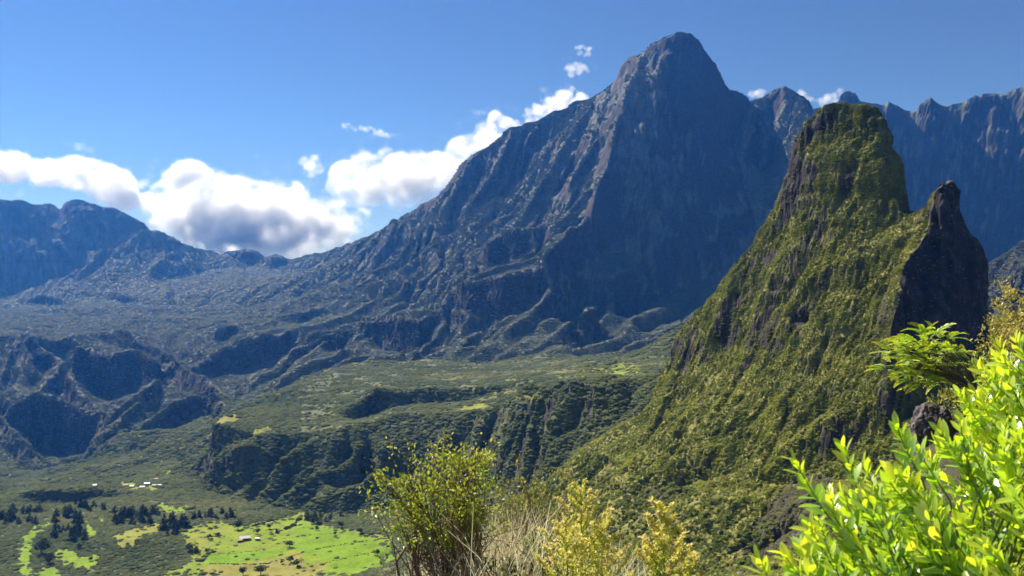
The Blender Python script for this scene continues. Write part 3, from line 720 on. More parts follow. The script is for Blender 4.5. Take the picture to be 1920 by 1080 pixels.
parts = {}
off = 0
for B in BLOCKS:
    h, w = B['x'].shape
    v = np.column_stack([B['x'].ravel(), B['y'].ravel(), B['z'].ravel()])
    idx = np.arange(h * w).reshape(h, w)
    q = np.column_stack([idx[:-1, :-1].ravel(), idx[:-1, 1:].ravel(), idx[1:, 1:].ravel(), idx[1:, :-1].ravel()])
    ctr = lambda a: ((a[:-1, :-1] + a[1:, 1:]) / 2).ravel()
    gmax = np.maximum(B['grass'][:-1, :-1], B['grass'][1:, 1:]).ravel()
    lab = label_faces(ctr(B['px']), ctr(B['py']), ctr(B['Y']), gmax)
    t0 = 2.75 if B['name'] == 'near' else np.interp(B['Y'], [1900, 2600], [2.7, 1.15])
    rock = smooth(0, 1, (B['slope'] + 0.45 * fbm2(B['x'] / 60, B['y'] / 60, 3, 61) - t0) / 0.9)
    if B['name'] == 'far': rock = np.maximum(rock, 0.8 * ((B['px'] > 1800) & (B['Y'] > 2900) & (B['Y'] < 4000)))
    FANG = [(1762,325),(1745,385),(1733,437),(1708,476),(1688,510),(1681,570),(1672,600),(1662,660),(1700,690),(1800,680),(1870,620),(1850,450),(1800,340)]
    if B['name'] == 'near':
        fm = in_poly(B['px'] + 5 * fbm2(B['x'] / 12, B['y'] / 12 + B['z'] / 9, 3, 63), B['py'], FANG); B['fang'] = fm; rock = np.maximum(rock, fm * (0.75 + 0.25 * (B['slope'] > 1)))
        for pol in ([(1410,985),(1450,930),(1500,895),(1560,890),(1555,950),(1500,1010),(1430,1060),(1380,1090)], [(1180,945),(1215,915),(1280,905),(1290,925),(1230,950)], [(1395,620),(1420,590),(1450,610),(1440,650),(1400,660)], [(1480,590),(1510,570),(1520,600),(1490,630)], [(1640,580),(1665,560),(1670,600),(1645,625)], [(1340,610),(1370,590),(1385,640),(1350,660)]):
            rock = np.maximum(rock, 0.85 * in_poly(B['px'] + 12 * fbm2(B['x'] / 14, B['y'] / 14 + B['z'] / 14, 3, 64), B['py'] + 8 * fbm2(B['x'] / 14 + 9, B['y'] / 14, 3, 65), pol))
        B['rock'] = rock
    cov = np.column_stack([B['grass'].ravel(), rock.ravel(), np.where(B['grass'] > 0.5, np.clip(B['lush'], 0, 1), (1.0 if B['name'] == 'near' else 0.0)).ravel(), (0.9 * smooth(2650, 3000, B['Y']) + 0.3 * smooth(560, 380, B['px']) * smooth(1850, 2000, B['Y']) * (B['Y'] < 2650)).ravel()])
    for name in np.unique(lab):
        parts.setdefault(name, []).append((v, q[lab == name], cov))
for name, lst in parts.items():
    Vs, Fs, Cs = [], [], []; base = 0
    for v, q, c in lst:
        u, inv = np.unique(q, return_inverse=True)
        Vs.append(v[u]); Cs.append(c[u]); Fs.append(inv.reshape(q.shape) + base); base += len(u)
    me = mesh_np(name, np.vstack(Vs), np.vstack(Fs), M_TERRAIN, smooth=False)
    a = me.attributes.new('cover', 'FLOAT_COLOR', 'POINT'); a.data.foreach_set('color', np.vstack(Cs).astype(np.float32).ravel())
    o = obj(name, me); l, c = SET_LABELS[name]; tag(o, l, c, kind='structure')
# ------------------------------------------------------------------ haze
def make_haze():
    y0, y1 = -300.0, 8450.0
    bm = bmesh.new()
    zb, zt = min(float(B['z'].min()) for B in BLOCKS) - 1.0, 1240.0
    P = [(-3800, y0), (3800, y0), (8700, y1), (-8700, y1)]
    lo = [bm.verts.new((x, y, zb)) for x, y in P]; hi = [bm.verts.new((x, y, zt)) for x, y in P]
    bm.faces.new(lo[::-1]); bm.faces.new(hi)
    for i in range(4): bm.faces.new((lo[i], lo[(i + 1) % 4], hi[(i + 1) % 4], hi[i]))
    me = bpy.data.meshes.new('haze'); bm.to_mesh(me); bm.free()
    m = bpy.data.materials.new('haze'); m.use_nodes = True; N = m.node_tree.nodes; N.clear()
    out = N.new('ShaderNodeOutputMaterial'); v = N.new('ShaderNodeVolumePrincipled')
    v.inputs['Color'].default_value = (0.06, 0.30, 1.0, 1)
    v.inputs['Absorption Color'].default_value = (1, 1, 1, 1)
    v.inputs['Density'].default_value = HAZE
    v.inputs['Anisotropy'].default_value = 0.5
    m.node_tree.links.new(v.outputs[0], out.inputs['Volume'])
    me.materials.append(m)
    o = obj('haze', me); tag(o, 'thin blue haze filling the valley air towards the far mountains', 'haze', kind='stuff')
HAZE = 3.8e-5
make_haze()
# ------------------------------------------------------------------ woodland covering the slopes (instanced crowns)
def leaf_material(name, dark, light, yellow=None, trans=0.25, scale=0.01, rough=0.6, hi=None):
    """foliage: colour varies from crown to crown and in broad patches; leaves let light through."""
    dark, light = al(dark), al(light); yellow = al(yellow) if yellow else None
    m = bpy.data.materials.new(name); m.use_nodes = True; nt = m.node_tree; N = nt.nodes; L = nt.links; N.clear()
    out = N.new('ShaderNodeOutputMaterial')
    oi = N.new('ShaderNodeObjectInfo')
    tx = N.new('ShaderNodeTexNoise'); tx.inputs['Scale'].default_value = scale; tx.inputs['Detail'].default_value = 4
    L.new(oi.outputs['Location'], tx.inputs['Vector'])
    ad = N.new('ShaderNodeMath'); ad.operation = 'MULTIPLY_ADD'; ad.inputs[1].default_value = 0.38; L.new(oi.outputs['Random'], ad.inputs[0])
    sc = N.new('ShaderNodeMath'); sc.operation = 'MULTIPLY_ADD'; sc.inputs[1].default_value = 1.6; sc.inputs[2].default_value = -0.50; L.new(tx.outputs[0], sc.inputs[0])
    L.new(sc.outputs[0], ad.inputs[2])
    r = N.new('ShaderNodeValToRGB'); L.new(ad.outputs[0], r.inputs[0]); e = r.color_ramp.elements
    e[0].position = 0.08; e[0].color = (*dark, 1); e[1].position = 0.72; e[1].color = (*light, 1)
    if yellow: k = e.new(0.95); k.color = (*yellow, 1)
    b = N.new('ShaderNodeBsdfDiffuse'); b.inputs['Roughness'].default_value = rough
    t = N.new('ShaderNodeBsdfTranslucent'); mx = N.new('ShaderNodeMixShader'); mx.inputs[0].default_value = trans
    L.new(r.outputs[0], b.inputs[0]); L.new(r.outputs[0], t.inputs[0]); L.new(b.outputs[0], mx.inputs[1]); L.new(t.outputs[0], mx.inputs[2])
    L.new(mx.outputs[0], out.inputs[0])
    return m

def crown_mesh(name, seed, sx=1, sz=0.85, lump=0.42, sub=3, mat=None, smooth=False):
    v, f = ico(sub)
    n = noise3(v[:, 0] * 1.7 + seed * 3.1, v[:, 1] * 1.7, v[:, 2] * 1.7, seed) * 0.6 + noise3(v[:, 0] * 4.2, v[:, 1] * 4.2 + seed, v[:, 2] * 4.2, seed + 5) * 0.5
    v = v * (1 + lump * n)[:, None]; v[:, 2] = np.where(v[:, 2] < -0.35, -0.35 + 0.25 * (v[:, 2] + 0.35), v[:, 2])
    v = v * np.array([sx, sx, sz]); v[:, 2] += 0.15
    return mesh_np(name, v, f, mat, smooth)

def tuft_mesh(name, seed, n=70, mat=None, size=0.42, up=1.1):
    """a loose ball of leaf-sized faces."""
    rg = np.random.default_rng(seed)
    d = rg.normal(size=(n, 3)); d /= np.linalg.norm(d, axis=1)[:, None]; d[:, 2] = np.abs(d[:, 2]) * 0.95 - 0.15
    c = d * rg.uniform(0.45, 1.0, (n, 1)) * np.array([1, 1, 0.85])
    nr = d + rg.normal(size=(n, 3)) * 0.55 + np.array([0, 0, up]); nr /= np.linalg.norm(nr, axis=1)[:, None]
    t = np.cross(nr, rg.normal(size=(n, 3))); t /= np.linalg.norm(t, axis=1)[:, None]; b = np.cross(nr, t)
    s = size * rg.uniform(0.6, 1.2, (n, 1))
    v = np.stack([c - t * s, c - b * s * 0.55, c + t * s, c + b * s * 0.55], 1).reshape(-1, 3)
    f = np.arange(4 * n).reshape(n, 4)
    iv, jf = ico(1); iv = iv * np.array([0.72, 0.72, 0.5]); q = np.column_stack([jf, jf[:, 2]])
    me = bpy.data.meshes.new(name); me.from_pydata(np.vstack([v, iv]).tolist(), [], f.tolist() + (jf + len(v)).tolist()); me.update()
    if mat: me.materials.append(mat)
    return me

def conifer_mesh(name, seed, mat=None):
    rg = np.random.default_rng(seed); V = []; Fc = []
    for k in range(9):
        z = 0.25 + k * 0.19; r = 0.42 * (1 - k / 9.5) ** 0.8 + 0.05; nb = 7
        for i in range(nb):
            a = rg.uniform(0, 6.28); w = rg.uniform(0.25, 0.42); rr = r * rg.uniform(0.7, 1.25); dz = rg.uniform(-0.05, 0.08)
            p0 = np.array([0, 0, z + 0.22 + dz]); p1 = np.array([math.cos(a - w) * rr, math.sin(a - w) * rr, z + dz]); p2 = np.array([math.cos(a + w) * rr, math.sin(a + w) * rr, z - 0.03 + dz]); p3 = np.array([math.cos(a) * rr * 1.25, math.sin(a) * rr * 1.25, z + 0.02 + dz])
            b = len(V); V += [p0, p1, p3, p2]; Fc.append((b, b + 1, b + 2, b + 3))
    return mesh_np(name, np.array(V), np.array(Fc), mat)

M_CANOPY = leaf_material('canopy', (0.085, 0.110, 0.045), (0.195, 0.212, 0.085), (0.28, 0.265, 0.11), 0.10, 0.006)
M_HEATH = leaf_material('heath', (0.105, 0.122, 0.080), (0.160, 0.172, 0.115), (0.20, 0.205, 0.140), 0.10, 0.004)
M_SCRUB = leaf_material('scrub', (0.135, 0.165, 0.030), (0.43, 0.46, 0.075), (0.64, 0.62, 0.12), 0.40, 0.022)
M_CONIF = leaf_material('conifer', (0.020, 0.032, 0.018), (0.050, 0.064, 0.028), None, 0.10, 0.01)

def proto_collection(name, meshes):
    c = bpy.data.collections.new(name)          # prototypes for the instancer; nothing of it stands in the scene itself
    for i, me in enumerate(meshes): c.objects.link(bpy.data.objects.new('%s_%d' % (name, i), me))
    return c
COL_CANOPY = proto_collection('canopy_crown', [crown_mesh('canopy_crown', s, sz=0.7, lump=0.34, mat=M_CANOPY, smooth=True) for s in (1, 2, 3, 4, 5)])
M_GREEN = leaf_material('green_shrub', (0.12, 0.15, 0.035), (0.27, 0.31, 0.07), (0.36, 0.36, 0.08), 0.25, 0.02)
COL_GREEN = proto_collection('green_shrub', [tuft_mesh('green_shrub', s, n=60, mat=M_GREEN, size=0.45) for s in (7, 8, 9)])
COL_HEATH = proto_collection('heath_crown', [crown_mesh('heath_crown', s, sz=0.7, lump=0.34, mat=M_HEATH, smooth=True) for s in (1, 2, 3, 4, 5)])
COL_SCRUB = proto_collection('scrub_tuft', [tuft_mesh('scrub_tuft', s, mat=M_SCRUB) for s in (1, 2, 3, 4)])
COL_CONIF = proto_collection('conifer_crown', [conifer_mesh('conifer_crown', s, M_CONIF) for s in (1, 2, 3)])

def scatter_object(name, pts, scl, coll, label, cat, squash=1.0):
    me = bpy.data.meshes.new(name); n = len(pts)
    me.vertices.add(n); me.vertices.foreach_set('co', np.asarray(pts, np.float32).ravel())
    rg = np.random.default_rng(len(name))
    a = me.attributes.new('size', 'FLOAT_VECTOR', 'POINT'); s = np.column_stack([scl * rg.uniform(0.85, 1.15, n), scl * rg.uniform(0.85, 1.15, n), scl * squash * rg.uniform(0.8, 1.3, n)]); a.data.foreach_set('vector', s.astype(np.float32).ravel())
    a = me.attributes.new('turn', 'FLOAT_VECTOR', 'POINT'); t = np.column_stack([rg.normal(0, 0.12, n), rg.normal(0, 0.12, n), rg.uniform(0, 6.28, n)]); a.data.foreach_set('vector', t.astype(np.float32).ravel())
    o = obj(name, me); tag(o, label, cat, kind='stuff')
    ng = bpy.data.node_groups.new(name, 'GeometryNodeTree')
    ng.interface.new_socket('Geometry', in_out='INPUT', socket_type='NodeSocketGeometry'); ng.interface.new_socket('Geometry', in_out='OUTPUT', socket_type='NodeSocketGeometry')
    N, L = ng.nodes, ng.links
    gi, go = N.new('NodeGroupInput'), N.new('NodeGroupOutput'); ip = N.new('GeometryNodeInstanceOnPoints')
    ci = N.new('GeometryNodeCollectionInfo'); ci.inputs[0].default_value = coll; ci.inputs[1].default_value = True; ci.inputs[2].default_value = True
    def at(nm):
        x = N.new('GeometryNodeInputNamedAttribute'); x.data_type = 'FLOAT_VECTOR'; x.inputs[0].default_value = nm; return x.outputs[0]
    L.new(gi.outputs[0], ip.inputs['Points']); L.new(ci.outputs[0], ip.inputs['Instance']); ip.inputs['Pick Instance'].default_value = True
    L.new(at('turn'), ip.inputs['Rotation']); L.new(at('size'), ip.inputs['Scale']); L.new(ip.outputs[0], go.inputs[0])
    md = o.modifiers.new('scatter', 'NODES'); md.node_group = ng
    return o

def visible_cells(B, tol):
    e = B['z'] / B['Y']; cm = np.maximum.accumulate(e, axis=0)
    v = e >= cm - tol
    fr = (B['px'] > -60) & (B['px'] < 1980) & (B['py'] < 1120)
    return (v & fr)[:-1, :-1]

def scatter_points(B, radius_fn, dens_fn, tol=0.003, seed=1):
    rg = np.random.default_rng(seed)
    x, y, z = B['x'], B['y'], B['z']
    P = np.stack([x, y, z], -1)
    e1 = P[:-1, 1:] - P[:-1, :-1]; e2 = P[1:, :-1] - P[:-1, :-1]
    ar = np.linalg.norm(np.cross(e1, e2), axis=-1)
    c = lambda k: B[k][:-1, :-1]
    rad = radius_fn(c('px'), c('py'), c('Y'), c('slope'))
    dens = dens_fn(c('px'), c('py'), c('Y'), c('slope'), c('grass'), c('x'), c('y'))
    ex = ar / (rad * rad) * dens * visible_cells(B, tol)
    n = rg.poisson(ex)
    I, J = np.nonzero(n); k = n[I, J]; I = np.repeat(I, k); J = np.repeat(J, k)
    a = rg.random((len(I), 1)); b = rg.random((len(I), 1))
    p = P[I, J] + e1[I, J] * a + e2[I, J] * b
    rr = rad[I, J] * rg.lognormal(0, 0.28, len(I))
    return p, rr, B['px'][I, J], B['py'][I, J]

# near: scrub and tufts on the spire and its flanks
def near_rad(px, py, Y, s): return 0.00145 * Y * (0.75 + 0.45 * smooth(620, 900, py))
GREENER = [(1020,880),(1130,850),(1230,900),(1400,935),(1460,980),(1420,1095),(960,1095)]
def near_den(px, py, Y, s, g, x, y):
    n = fbm2(x / 26, y / 26, 3, 201)
    fang = in_poly(px, py, FANG)
    grn = in_poly(px + 30 * fbm2(x / 40, y / 40, 2, 203), py, GREENER)
    return np.where(fang, 0.10, np.where(grn, 0.30, 0.75)) * (1 - 0.8 * (B1['rock'][:-1, :-1] > 0.5)) * smooth(-0.75, 0.1, n + 0.30) * (1 - 0.75 * smooth(2.4, 3.8, s))
p, r, px_, py_ = scatter_points(B1, near_rad, near_den, 0.004, 11)
scatter_object('scrub', p - np.array([0, 0, 0.3]) * r[:, None], r, COL_SCRUB, 'olive scrub and tufts clothing the steep green spire', 'scrub', 0.6)
print('scrub', len(p))
# far: forest canopy, crowns sized to real trees near by and to clumps far away
def far_rad(px, py, Y, s): return np.interp(Y, [1150, 1700, 2600, 4500, 7500], [2.7, 3.3, 3.7, 4.4, 5.6])
def far_den(px, py, Y, s, g, x, y):
    n = fbm2(x / 70, y / 70, 3, 205)
    left = smooth(560, 380, px) * smooth(1950, 1750, Y)
    d = 0.80 * smooth(-0.8, 0.0, n + 0.45)
    plat = (Y > 1650) & (Y < 2800) & (px > 560) & (s < 0.35)
    d = d * np.where(plat, smooth(-0.25, 0.35, n + 0.12) * 0.8 + 0.1, 1.0)
    d = d * (1 + 0.25 * smooth(2600, 3000, Y)) * (1 - 0.40 * smooth(3900, 5600, Y))
    return d * np.where(g > 0.5, np.where(Y > 1900, 0.45, 0.014), 1.0) * (1 - np.where((px > 1020) & (Y > 3250), 0.995, 0.92) * smooth(0, 1, (s - np.interp(Y, [1900, 2600], [1.9, 1.05])) / np.interp(Y, [1900, 2600], [0.9, 0.5]))) * np.where((px > 1470) & (Y > 5000), 0.05, 1.0)
p, r, px_, py_ = scatter_points(B3, far_rad, far_den, 0.003, 12)
p2, r2, _a, _b = scatter_points(B2, far_rad, far_den, 0.01, 13)
def green_rad(px, py, Y, s): return 0.0030 * Y
def green_den(px, py, Y, s, g, x, y):
    return 0.55 * in_poly(px + 30 * fbm2(x / 40, y / 40, 2, 203), py, GREENER) * smooth(-0.4, 0.3, fbm2(x / 22, y / 22, 3, 206) + 0.2) + 0.03 * smooth(0.0, 0.5, fbm2(x / 30, y / 30, 2, 207)) * (s < 1.6)
p3, r3, _a, _b = scatter_points(B1, green_rad, green_den, 0.004, 14)
scatter_object('green_scrub', p3 - np.array([0, 0, 0.25]) * r3[:, None], r3, COL_GREEN, 'fresh green shrubs on the lower flank under the spire', 'shrubs', 0.7)
p, r = np.vstack([p, p2]), np.concatenate([r, r2])
far_m = p[:, 1] > 2720 + 120 * rng.normal(size=len(p))
scatter_object('forest', (p - np.array([0, 0, 0.2]) * r[:, None])[~far_m], r[~far_m], COL_CANOPY, 'dark green forest covering the plateau, its ribbed slope and the valley', 'forest', 0.6)
scatter_object('heath', (p - np.array([0, 0, 0.2]) * r[:, None])[far_m], r[far_m], COL_HEATH, 'grey green heath and low trees on the gorge and mountain slopes', 'heath', 0.30)
# ------------------------------------------------------------------ clouds beyond the mountains (volumes, wholly outside the haze)
def cloud_material(name, dens, scale, thr=0.12, soft=0.60, amp=1.1, g=0.25):
    m = bpy.data.materials.new(name); m.use_nodes = True; N = m.node_tree.nodes; L = m.node_tree.links; N.clear()
    out = N.new('ShaderNodeOutputMaterial'); v = N.new('ShaderNodeVolumePrincipled')
    vi = N.new('ShaderNodeVolumeInfo'); geo = N.new('ShaderNodeNewGeometry')
    def noise(sc, det, rough):
        n = N.new('ShaderNodeTexNoise'); n.inputs['Scale'].default_value = sc; n.inputs['Detail'].default_value = det; n.inputs['Roughness'].default_value = rough
        L.new(geo.outputs['Position'], n.inputs['Vector']); return n
    n1 = noise(scale, 5, 0.62)
    a = N.new('ShaderNodeMath'); a.operation = 'MULTIPLY_ADD'; a.inputs[1].default_value = amp; a.inputs[2].default_value = -0.5 * amp
    L.new(n1.outputs[0], a.inputs[0])
    b = N.new('ShaderNodeMath'); b.operation = 'ADD'; L.new(vi.outputs['Density'], b.inputs[0]); L.new(a.outputs[0], b.inputs[1])
    r = N.new('ShaderNodeMapRange'); r.interpolation_type = 'SMOOTHSTEP'; r.inputs[1].default_value = thr; r.inputs[2].default_value = thr + soft; r.inputs[3].default_value = 0; r.inputs[4].default_value = dens
    L.new(b.outputs[0], r.inputs[0]); L.new(r.outputs[0], v.inputs['Density'])
    # nothing outside the hull
    v.inputs['Color'].default_value = (0.99, 0.99, 0.99, 1); v.inputs['Anisotropy'].default_value = g
    v.inputs['Density Attribute'].default_value = ''
    L.new(v.outputs[0], out.inputs['Volume'])
    m.cycles.volume_step_rate = 1.0 if hasattr(m.cycles, 'volume_step_rate') else None
    return m

def cloud(name, poly, Y, depth, n, rmin, rmax, seed, mat, label, voxel, band):
    rg = np.random.default_rng(seed); poly = np.array(poly, float)
    x0, y0 = poly.min(0); x1, y1 = poly.max(0); pts = []
    ed = []
    for i in range(len(poly)):
        a, b = poly[i], poly[(i + 1) % len(poly)]; t = np.linspace(0, 1, 24)[:, None]; ed.append(a * (1 - t) + b * t)
    ed = np.vstack(ed)
    tries = 0
    while len(pts) < n and tries < n * 60:
        tries += 1
        p = np.array([rg.uniform(x0, x1), rg.uniform(y0, y1)])
        if not in_poly(np.array([p[0]]), np.array([p[1]]), poly.tolist())[0]: continue
        dmin = np.sqrt(((ed - p) ** 2).sum(1)).min()
        r = min(rmax, dmin * 1.3 + 6.0)
        if r < rmin: continue
        r = max(rmin, r * rg.uniform(0.6, 1.0)); pts.append((p[0], p[1], r))
    iv, jf = ico(2); V = []; Fc = []
    for (px, py, r) in pts:
        Yd = Y + rg.uniform(-1, 1) * depth * 0.5 * min(1, r / rmax + 0.3)
        c = np.array([(px - 960) / F * Yd, Yd, (CAM_H - py) / F * Yd]); rr = r / F * Yd
        V.append(iv * rr * np.array([1, 1.0, 0.92]) + c); Fc.append(jf + len(iv) * len(Fc))
    me = mesh_np('puffs', np.vstack(V), np.vstack(Fc))
    src = bpy.data.objects.new('puffs', me)          # the hull the fog is filled into (not placed in the scene)
    vol = bpy.data.volumes.new(name); vol.materials.append(mat)
    o = obj(name, vol)
    md = o.modifiers.new('fog', 'MESH_TO_VOLUME'); md.object = src
    md.resolution_mode = 'VOXEL_SIZE'; md.voxel_size = voxel; md.interior_band_width = band; md.density = 1.0
    tag(o, label, 'cloud', 'clouds behind the mountains')
    return o
MC1 = cloud_material('cloud', 0.017, 0.0042)
MC2 = cloud_material('thin_cloud', 0.007, 0.009, thr=0.10)
cloud('cloud', [(250,400),(262,360),(300,335),(330,303),(372,300),(420,322),(470,335),(530,330),(570,345),(600,372),(640,372),(690,385),(718,420),(700,450),(640,475),(560,500),(420,500),(330,470),(270,430)], 9700, 900, 130, 14, 62, 3, MC1, 'largest heaped white cloud with grey hollows above the saddle', 24, 150)
cloud('cloud', [(-60,275),(0,283),(40,285),(70,296),(130,292),(190,300),(235,318),(262,345),(255,395),(225,400),(180,372),(120,352),(60,350),(0,342),(-60,350)], 9900, 700, 90, 12, 40, 4, MC1, 'long flat white cloud at the far left edge over the mountain wall', 24, 130)
cloud('cloud', [(604,370),(610,335),(630,300),(655,280),(700,278),(760,280),(800,283),(845,262),(885,240),(915,226),(960,226),(985,240),(960,290),(880,340),(800,400),(730,395),(660,388)], 9300, 800, 120, 12, 52, 5, MC1, 'bright white cloud piled against the left shoulder of the main mountain', 24, 140)
cloud('cloud', [(905,238),(925,206),(945,214),(975,228),(985,205),(1010,188),(1040,180),(1062,155),(1085,170),(1108,180),(1100,200),(1050,220),(990,250)], 9200, 300, 70, 5, 18, 6, MC1, 'thin bright strip of cloud hugging the upper left ridge', 16, 60)
cloud('cloud', [(555,315),(565,295),(590,290),(606,305),(603,325),(585,333)], 9600, 200, 22, 6, 16, 7, MC2, 'small round puff of cloud beside the largest cloud', 14, 60)
cloud('cloud', [(1054,135),(1062,120),(1080,116),(1100,120),(1108,130),(1098,140),(1075,145)], 9400, 150, 22, 4, 12, 8, MC2, 'small white puff floating left of the summit', 12, 40)
cloud('cloud', [(1076,100),(1080,84),(1095,84),(1112,92),(1104,104),(1090,108)], 9400, 100, 14, 3, 8, 9, MC2, 'faint wisp floating just above a small white puff', 10, 32)
cloud('cloud', [(1400,182),(1408,170),(1422,168),(1434,172),(1428,186)], 9300, 100, 14, 3, 9, 10, MC2, 'tiny cloud in the notch right of the summit', 10, 32)
cloud('cloud', [(1488,172),(1500,164),(1515,172),(1535,182),(1560,176),(1580,164),(1582,180),(1560,198),(1525,200),(1500,185)], 9300, 150, 36, 3, 11, 11, MC2, 'ragged white cloud behind the notches beside the spire top', 10, 36)
cloud('cloud', [(636,245),(645,228),(665,236),(690,236),(715,245),(732,255),(715,256),(690,246),(655,246)], 9500, 100, 26, 3, 8, 12, MC2, 'faint shredded wisps in the blue sky left of the mountain', 10, 36)
# ------------------------------------------------------------------ things on the valley floor
def simple_mat(name, col, rough=0.8, noise=None, spec=0.2):
    col = al(col)
    m = bpy.data.materials.new(name); m.use_nodes = True; N = m.node_tree.nodes; L = m.node_tree.links
    b = N['Principled BSDF']; b.inputs['Roughness'].default_value = rough; b.inputs['Specular IOR Level'].default_value = spec
    b.inputs['Base Color'].default_value = (*col, 1)
    if noise:
        sc, c2 = noise; c2 = al(c2)
        g = N.new('ShaderNodeTexCoord'); n = N.new('ShaderNodeTexNoise'); n.inputs['Scale'].default_value = sc; n.inputs['Detail'].default_value = 6; n.inputs['Roughness'].default_value = 0.65
        r = N.new('ShaderNodeValToRGB'); r.color_ramp.elements[0].position = 0.35; r.color_ramp.elements[0].color = (*col, 1); r.color_ramp.elements[1].position = 0.68; r.color_ramp.elements[1].color = (*c2, 1)
        L.new(g.outputs['Object'], n.inputs['Vector']); L.new(n.outputs[0], r.inputs[0]); L.new(r.outputs[0], b.inputs['Base Color'])
    return m
M_BARK = simple_mat('bark', (0.07, 0.05, 0.035), 0.9, (9, (0.13, 0.10, 0.075)))
M_TREE = leaf_material('tree_leaves', (0.030, 0.048, 0.018), (0.085, 0.110, 0.036), None, 0.2, 0.02)

def at_sight(px, py):
    """where a sight line first meets the relief."""
    z = None
    Yh = profile_hits(Z1, np.array([float(px)]), np.array([float(py)]))[0]
    if np.isnan(Yh): Yh = 1400.0
    x = (px - 960) / F * Yh
    return np.array([x, Yh, float(ground(x, Yh)[0])])

def tube(p0, p1, r0, r1, n=6):
    p0, p1 = np.array(p0, float), np.array(p1, float); d = p1 - p0; d /= np.linalg.norm(d) + 1e-9
    a = np.cross(d, [0, 0, 1.0]) if abs(d[2]) < 0.9 else np.cross(d, [1.0, 0, 0]); a /= np.linalg.norm(a); b = np.cross(d, a)
    t = np.linspace(0, 2 * np.pi, n, endpoint=False); ring = np.cos(t)[:, None] * a + np.sin(t)[:, None] * b
    v = np.vstack([p0 + ring * r0, p1 + ring * r1]); i = np.arange(n); j = (i + 1) % n
    return v, np.column_stack([i, j, j + n, i + n])

def merge(lst):
    V, Fc, o = [], [], 0
    for v, f in lst:
        V.append(v); Fc.append(f + o); o += len(v)
    return np.vstack(V), np.vstack(Fc)

TRUNK_ME = mesh_np('trunk', *tube((0, 0, -0.06), (0, 0, 0.5), 0.045, 0.028, 7), M_BARK)
def broad_crown(name, seed):
    rg = np.random.default_rng(seed); L = []
    V, Fc = [], []
    for k in range(7):
        c = rg.normal(0, 0.20, 3); c[2] = 0.62 + rg.uniform(-0.2, 0.22); rr = rg.uniform(0.20, 0.32)
        n = 46; d = rg.normal(size=(n, 3)); d /= np.linalg.norm(d, axis=1)[:, None]
        p = c + d * rr * rg.uniform(0.6, 1.05, (n, 1)); nr = d + rg.normal(size=(n, 3)) * 0.5 + np.array([0, 0, 0.5]); nr /= np.linalg.norm(nr, axis=1)[:, None]
        t = np.cross(nr, rg.normal(size=(n, 3))); t /= np.linalg.norm(t, axis=1)[:, None]; b = np.cross(nr, t); s = 0.085 * rg.uniform(0.6, 1.3, (n, 1))
        v = np.stack([p - t * s, p - b * s * 0.6, p + t * s, p + b * s * 0.6], 1).reshape(-1, 3); V.append(v); Fc.append(np.arange(4 * n).reshape(n, 4) + len(Fc) * 4 * n)
    return mesh_np(name, np.vstack(V), np.vstack(Fc), M_TREE)
BROAD = [broad_crown('crown', s) for s in (31, 32, 33, 34)]
CONE = [conifer_mesh('crown', s, M_CONIF) for s in (41, 42, 43)]

def tree(kind, pos, hgt, wid, label, group, rg):
    o = empty('conifer_tree' if kind == 'c' else 'broadleaf_tree', pos, rg.uniform(0, 6.28)); o.scale = (wid, wid, hgt)
    c = obj('crown', (CONE if kind == 'c' else BROAD)[rg.integers(0, 3)], o); t = obj('trunk', TRUNK_ME, o)
    if kind == 'c': c.scale = (1.0, 1.0, 0.5)
    tag(o, label, 'tree', group)
    return o

rg = np.random.default_rng(91)
FIELD_TREES = [
 (482,1002,9,'dark round tree just behind the small white farm hut'), (446,993,14,'large dark tree at the upper edge of the meadow, left of the farm roof'),
 (543,1027,11,'broad open tree alone in the middle of the bright meadow'), (558,1062,12,'taller dark tree on the straw coloured patch, right of its pair'),
 (545,1055,10,'smaller dark tree on the straw coloured patch, left of its pair'), (529,1058,6,'smallest bush on the straw coloured patch'),
 (594,994,6,'small round tree below the wood at the top right of the meadow'), (578,976,9,'slim tree at the top corner of the meadow, left one of two'),
 (588,981,9,'slim tree at the top corner of the meadow, right one of two'), (675,1001,9,'small tree at the right end of the upper meadow edge'),
 (707,1041,9,'lone slender tree at the far right of the meadow'), (489,1078,16,'large dark tree at the bottom edge of the picture below the straw field'),
 (456,1079,13,'rounded tree at the bottom edge left of a larger dark tree'), (389,1038,7,'small bush at the left corner of the bright field'),
 (357,1035,14,'dark tree left of the bright field, taller of a clump'), (366,1038,10,'lower dark tree leaning on a clump left of the bright field'),
 (409,1007,7,'round bush on the yellow pasture left of the farm roof'), (392,1010,7,'dark bush at the left end of the yellow pasture scrub'),
 (520,1000,6,'low bush beside the small dark hut on the slope'), (505,991,8,'small tree under the wooded bank above the small dark hut'),
 (628,1003,5,'tiny bush near the right terrace lines of the meadow'), (640,990,10,'tree on the upper right meadow edge before the wood'),
 (170,1052,7,'dark bush on the small lime clearing at lower left'), (77,1040,22,'wide dark rounded tree between the lime clearings at far left'),
 (92,1058,16,'dark tree beside the wide rounded tree at far left'), (150,1030,9,'bush above the small lime clearing at lower left')]
for px, py, h, lab in FIELD_TREES:
    p = at_sight(px, py); m = p[1] / F
    tree('b', p, h * m * 1.25, h * m * rg.uniform(1.2, 1.5), lab, 'single trees around the meadows', rg)
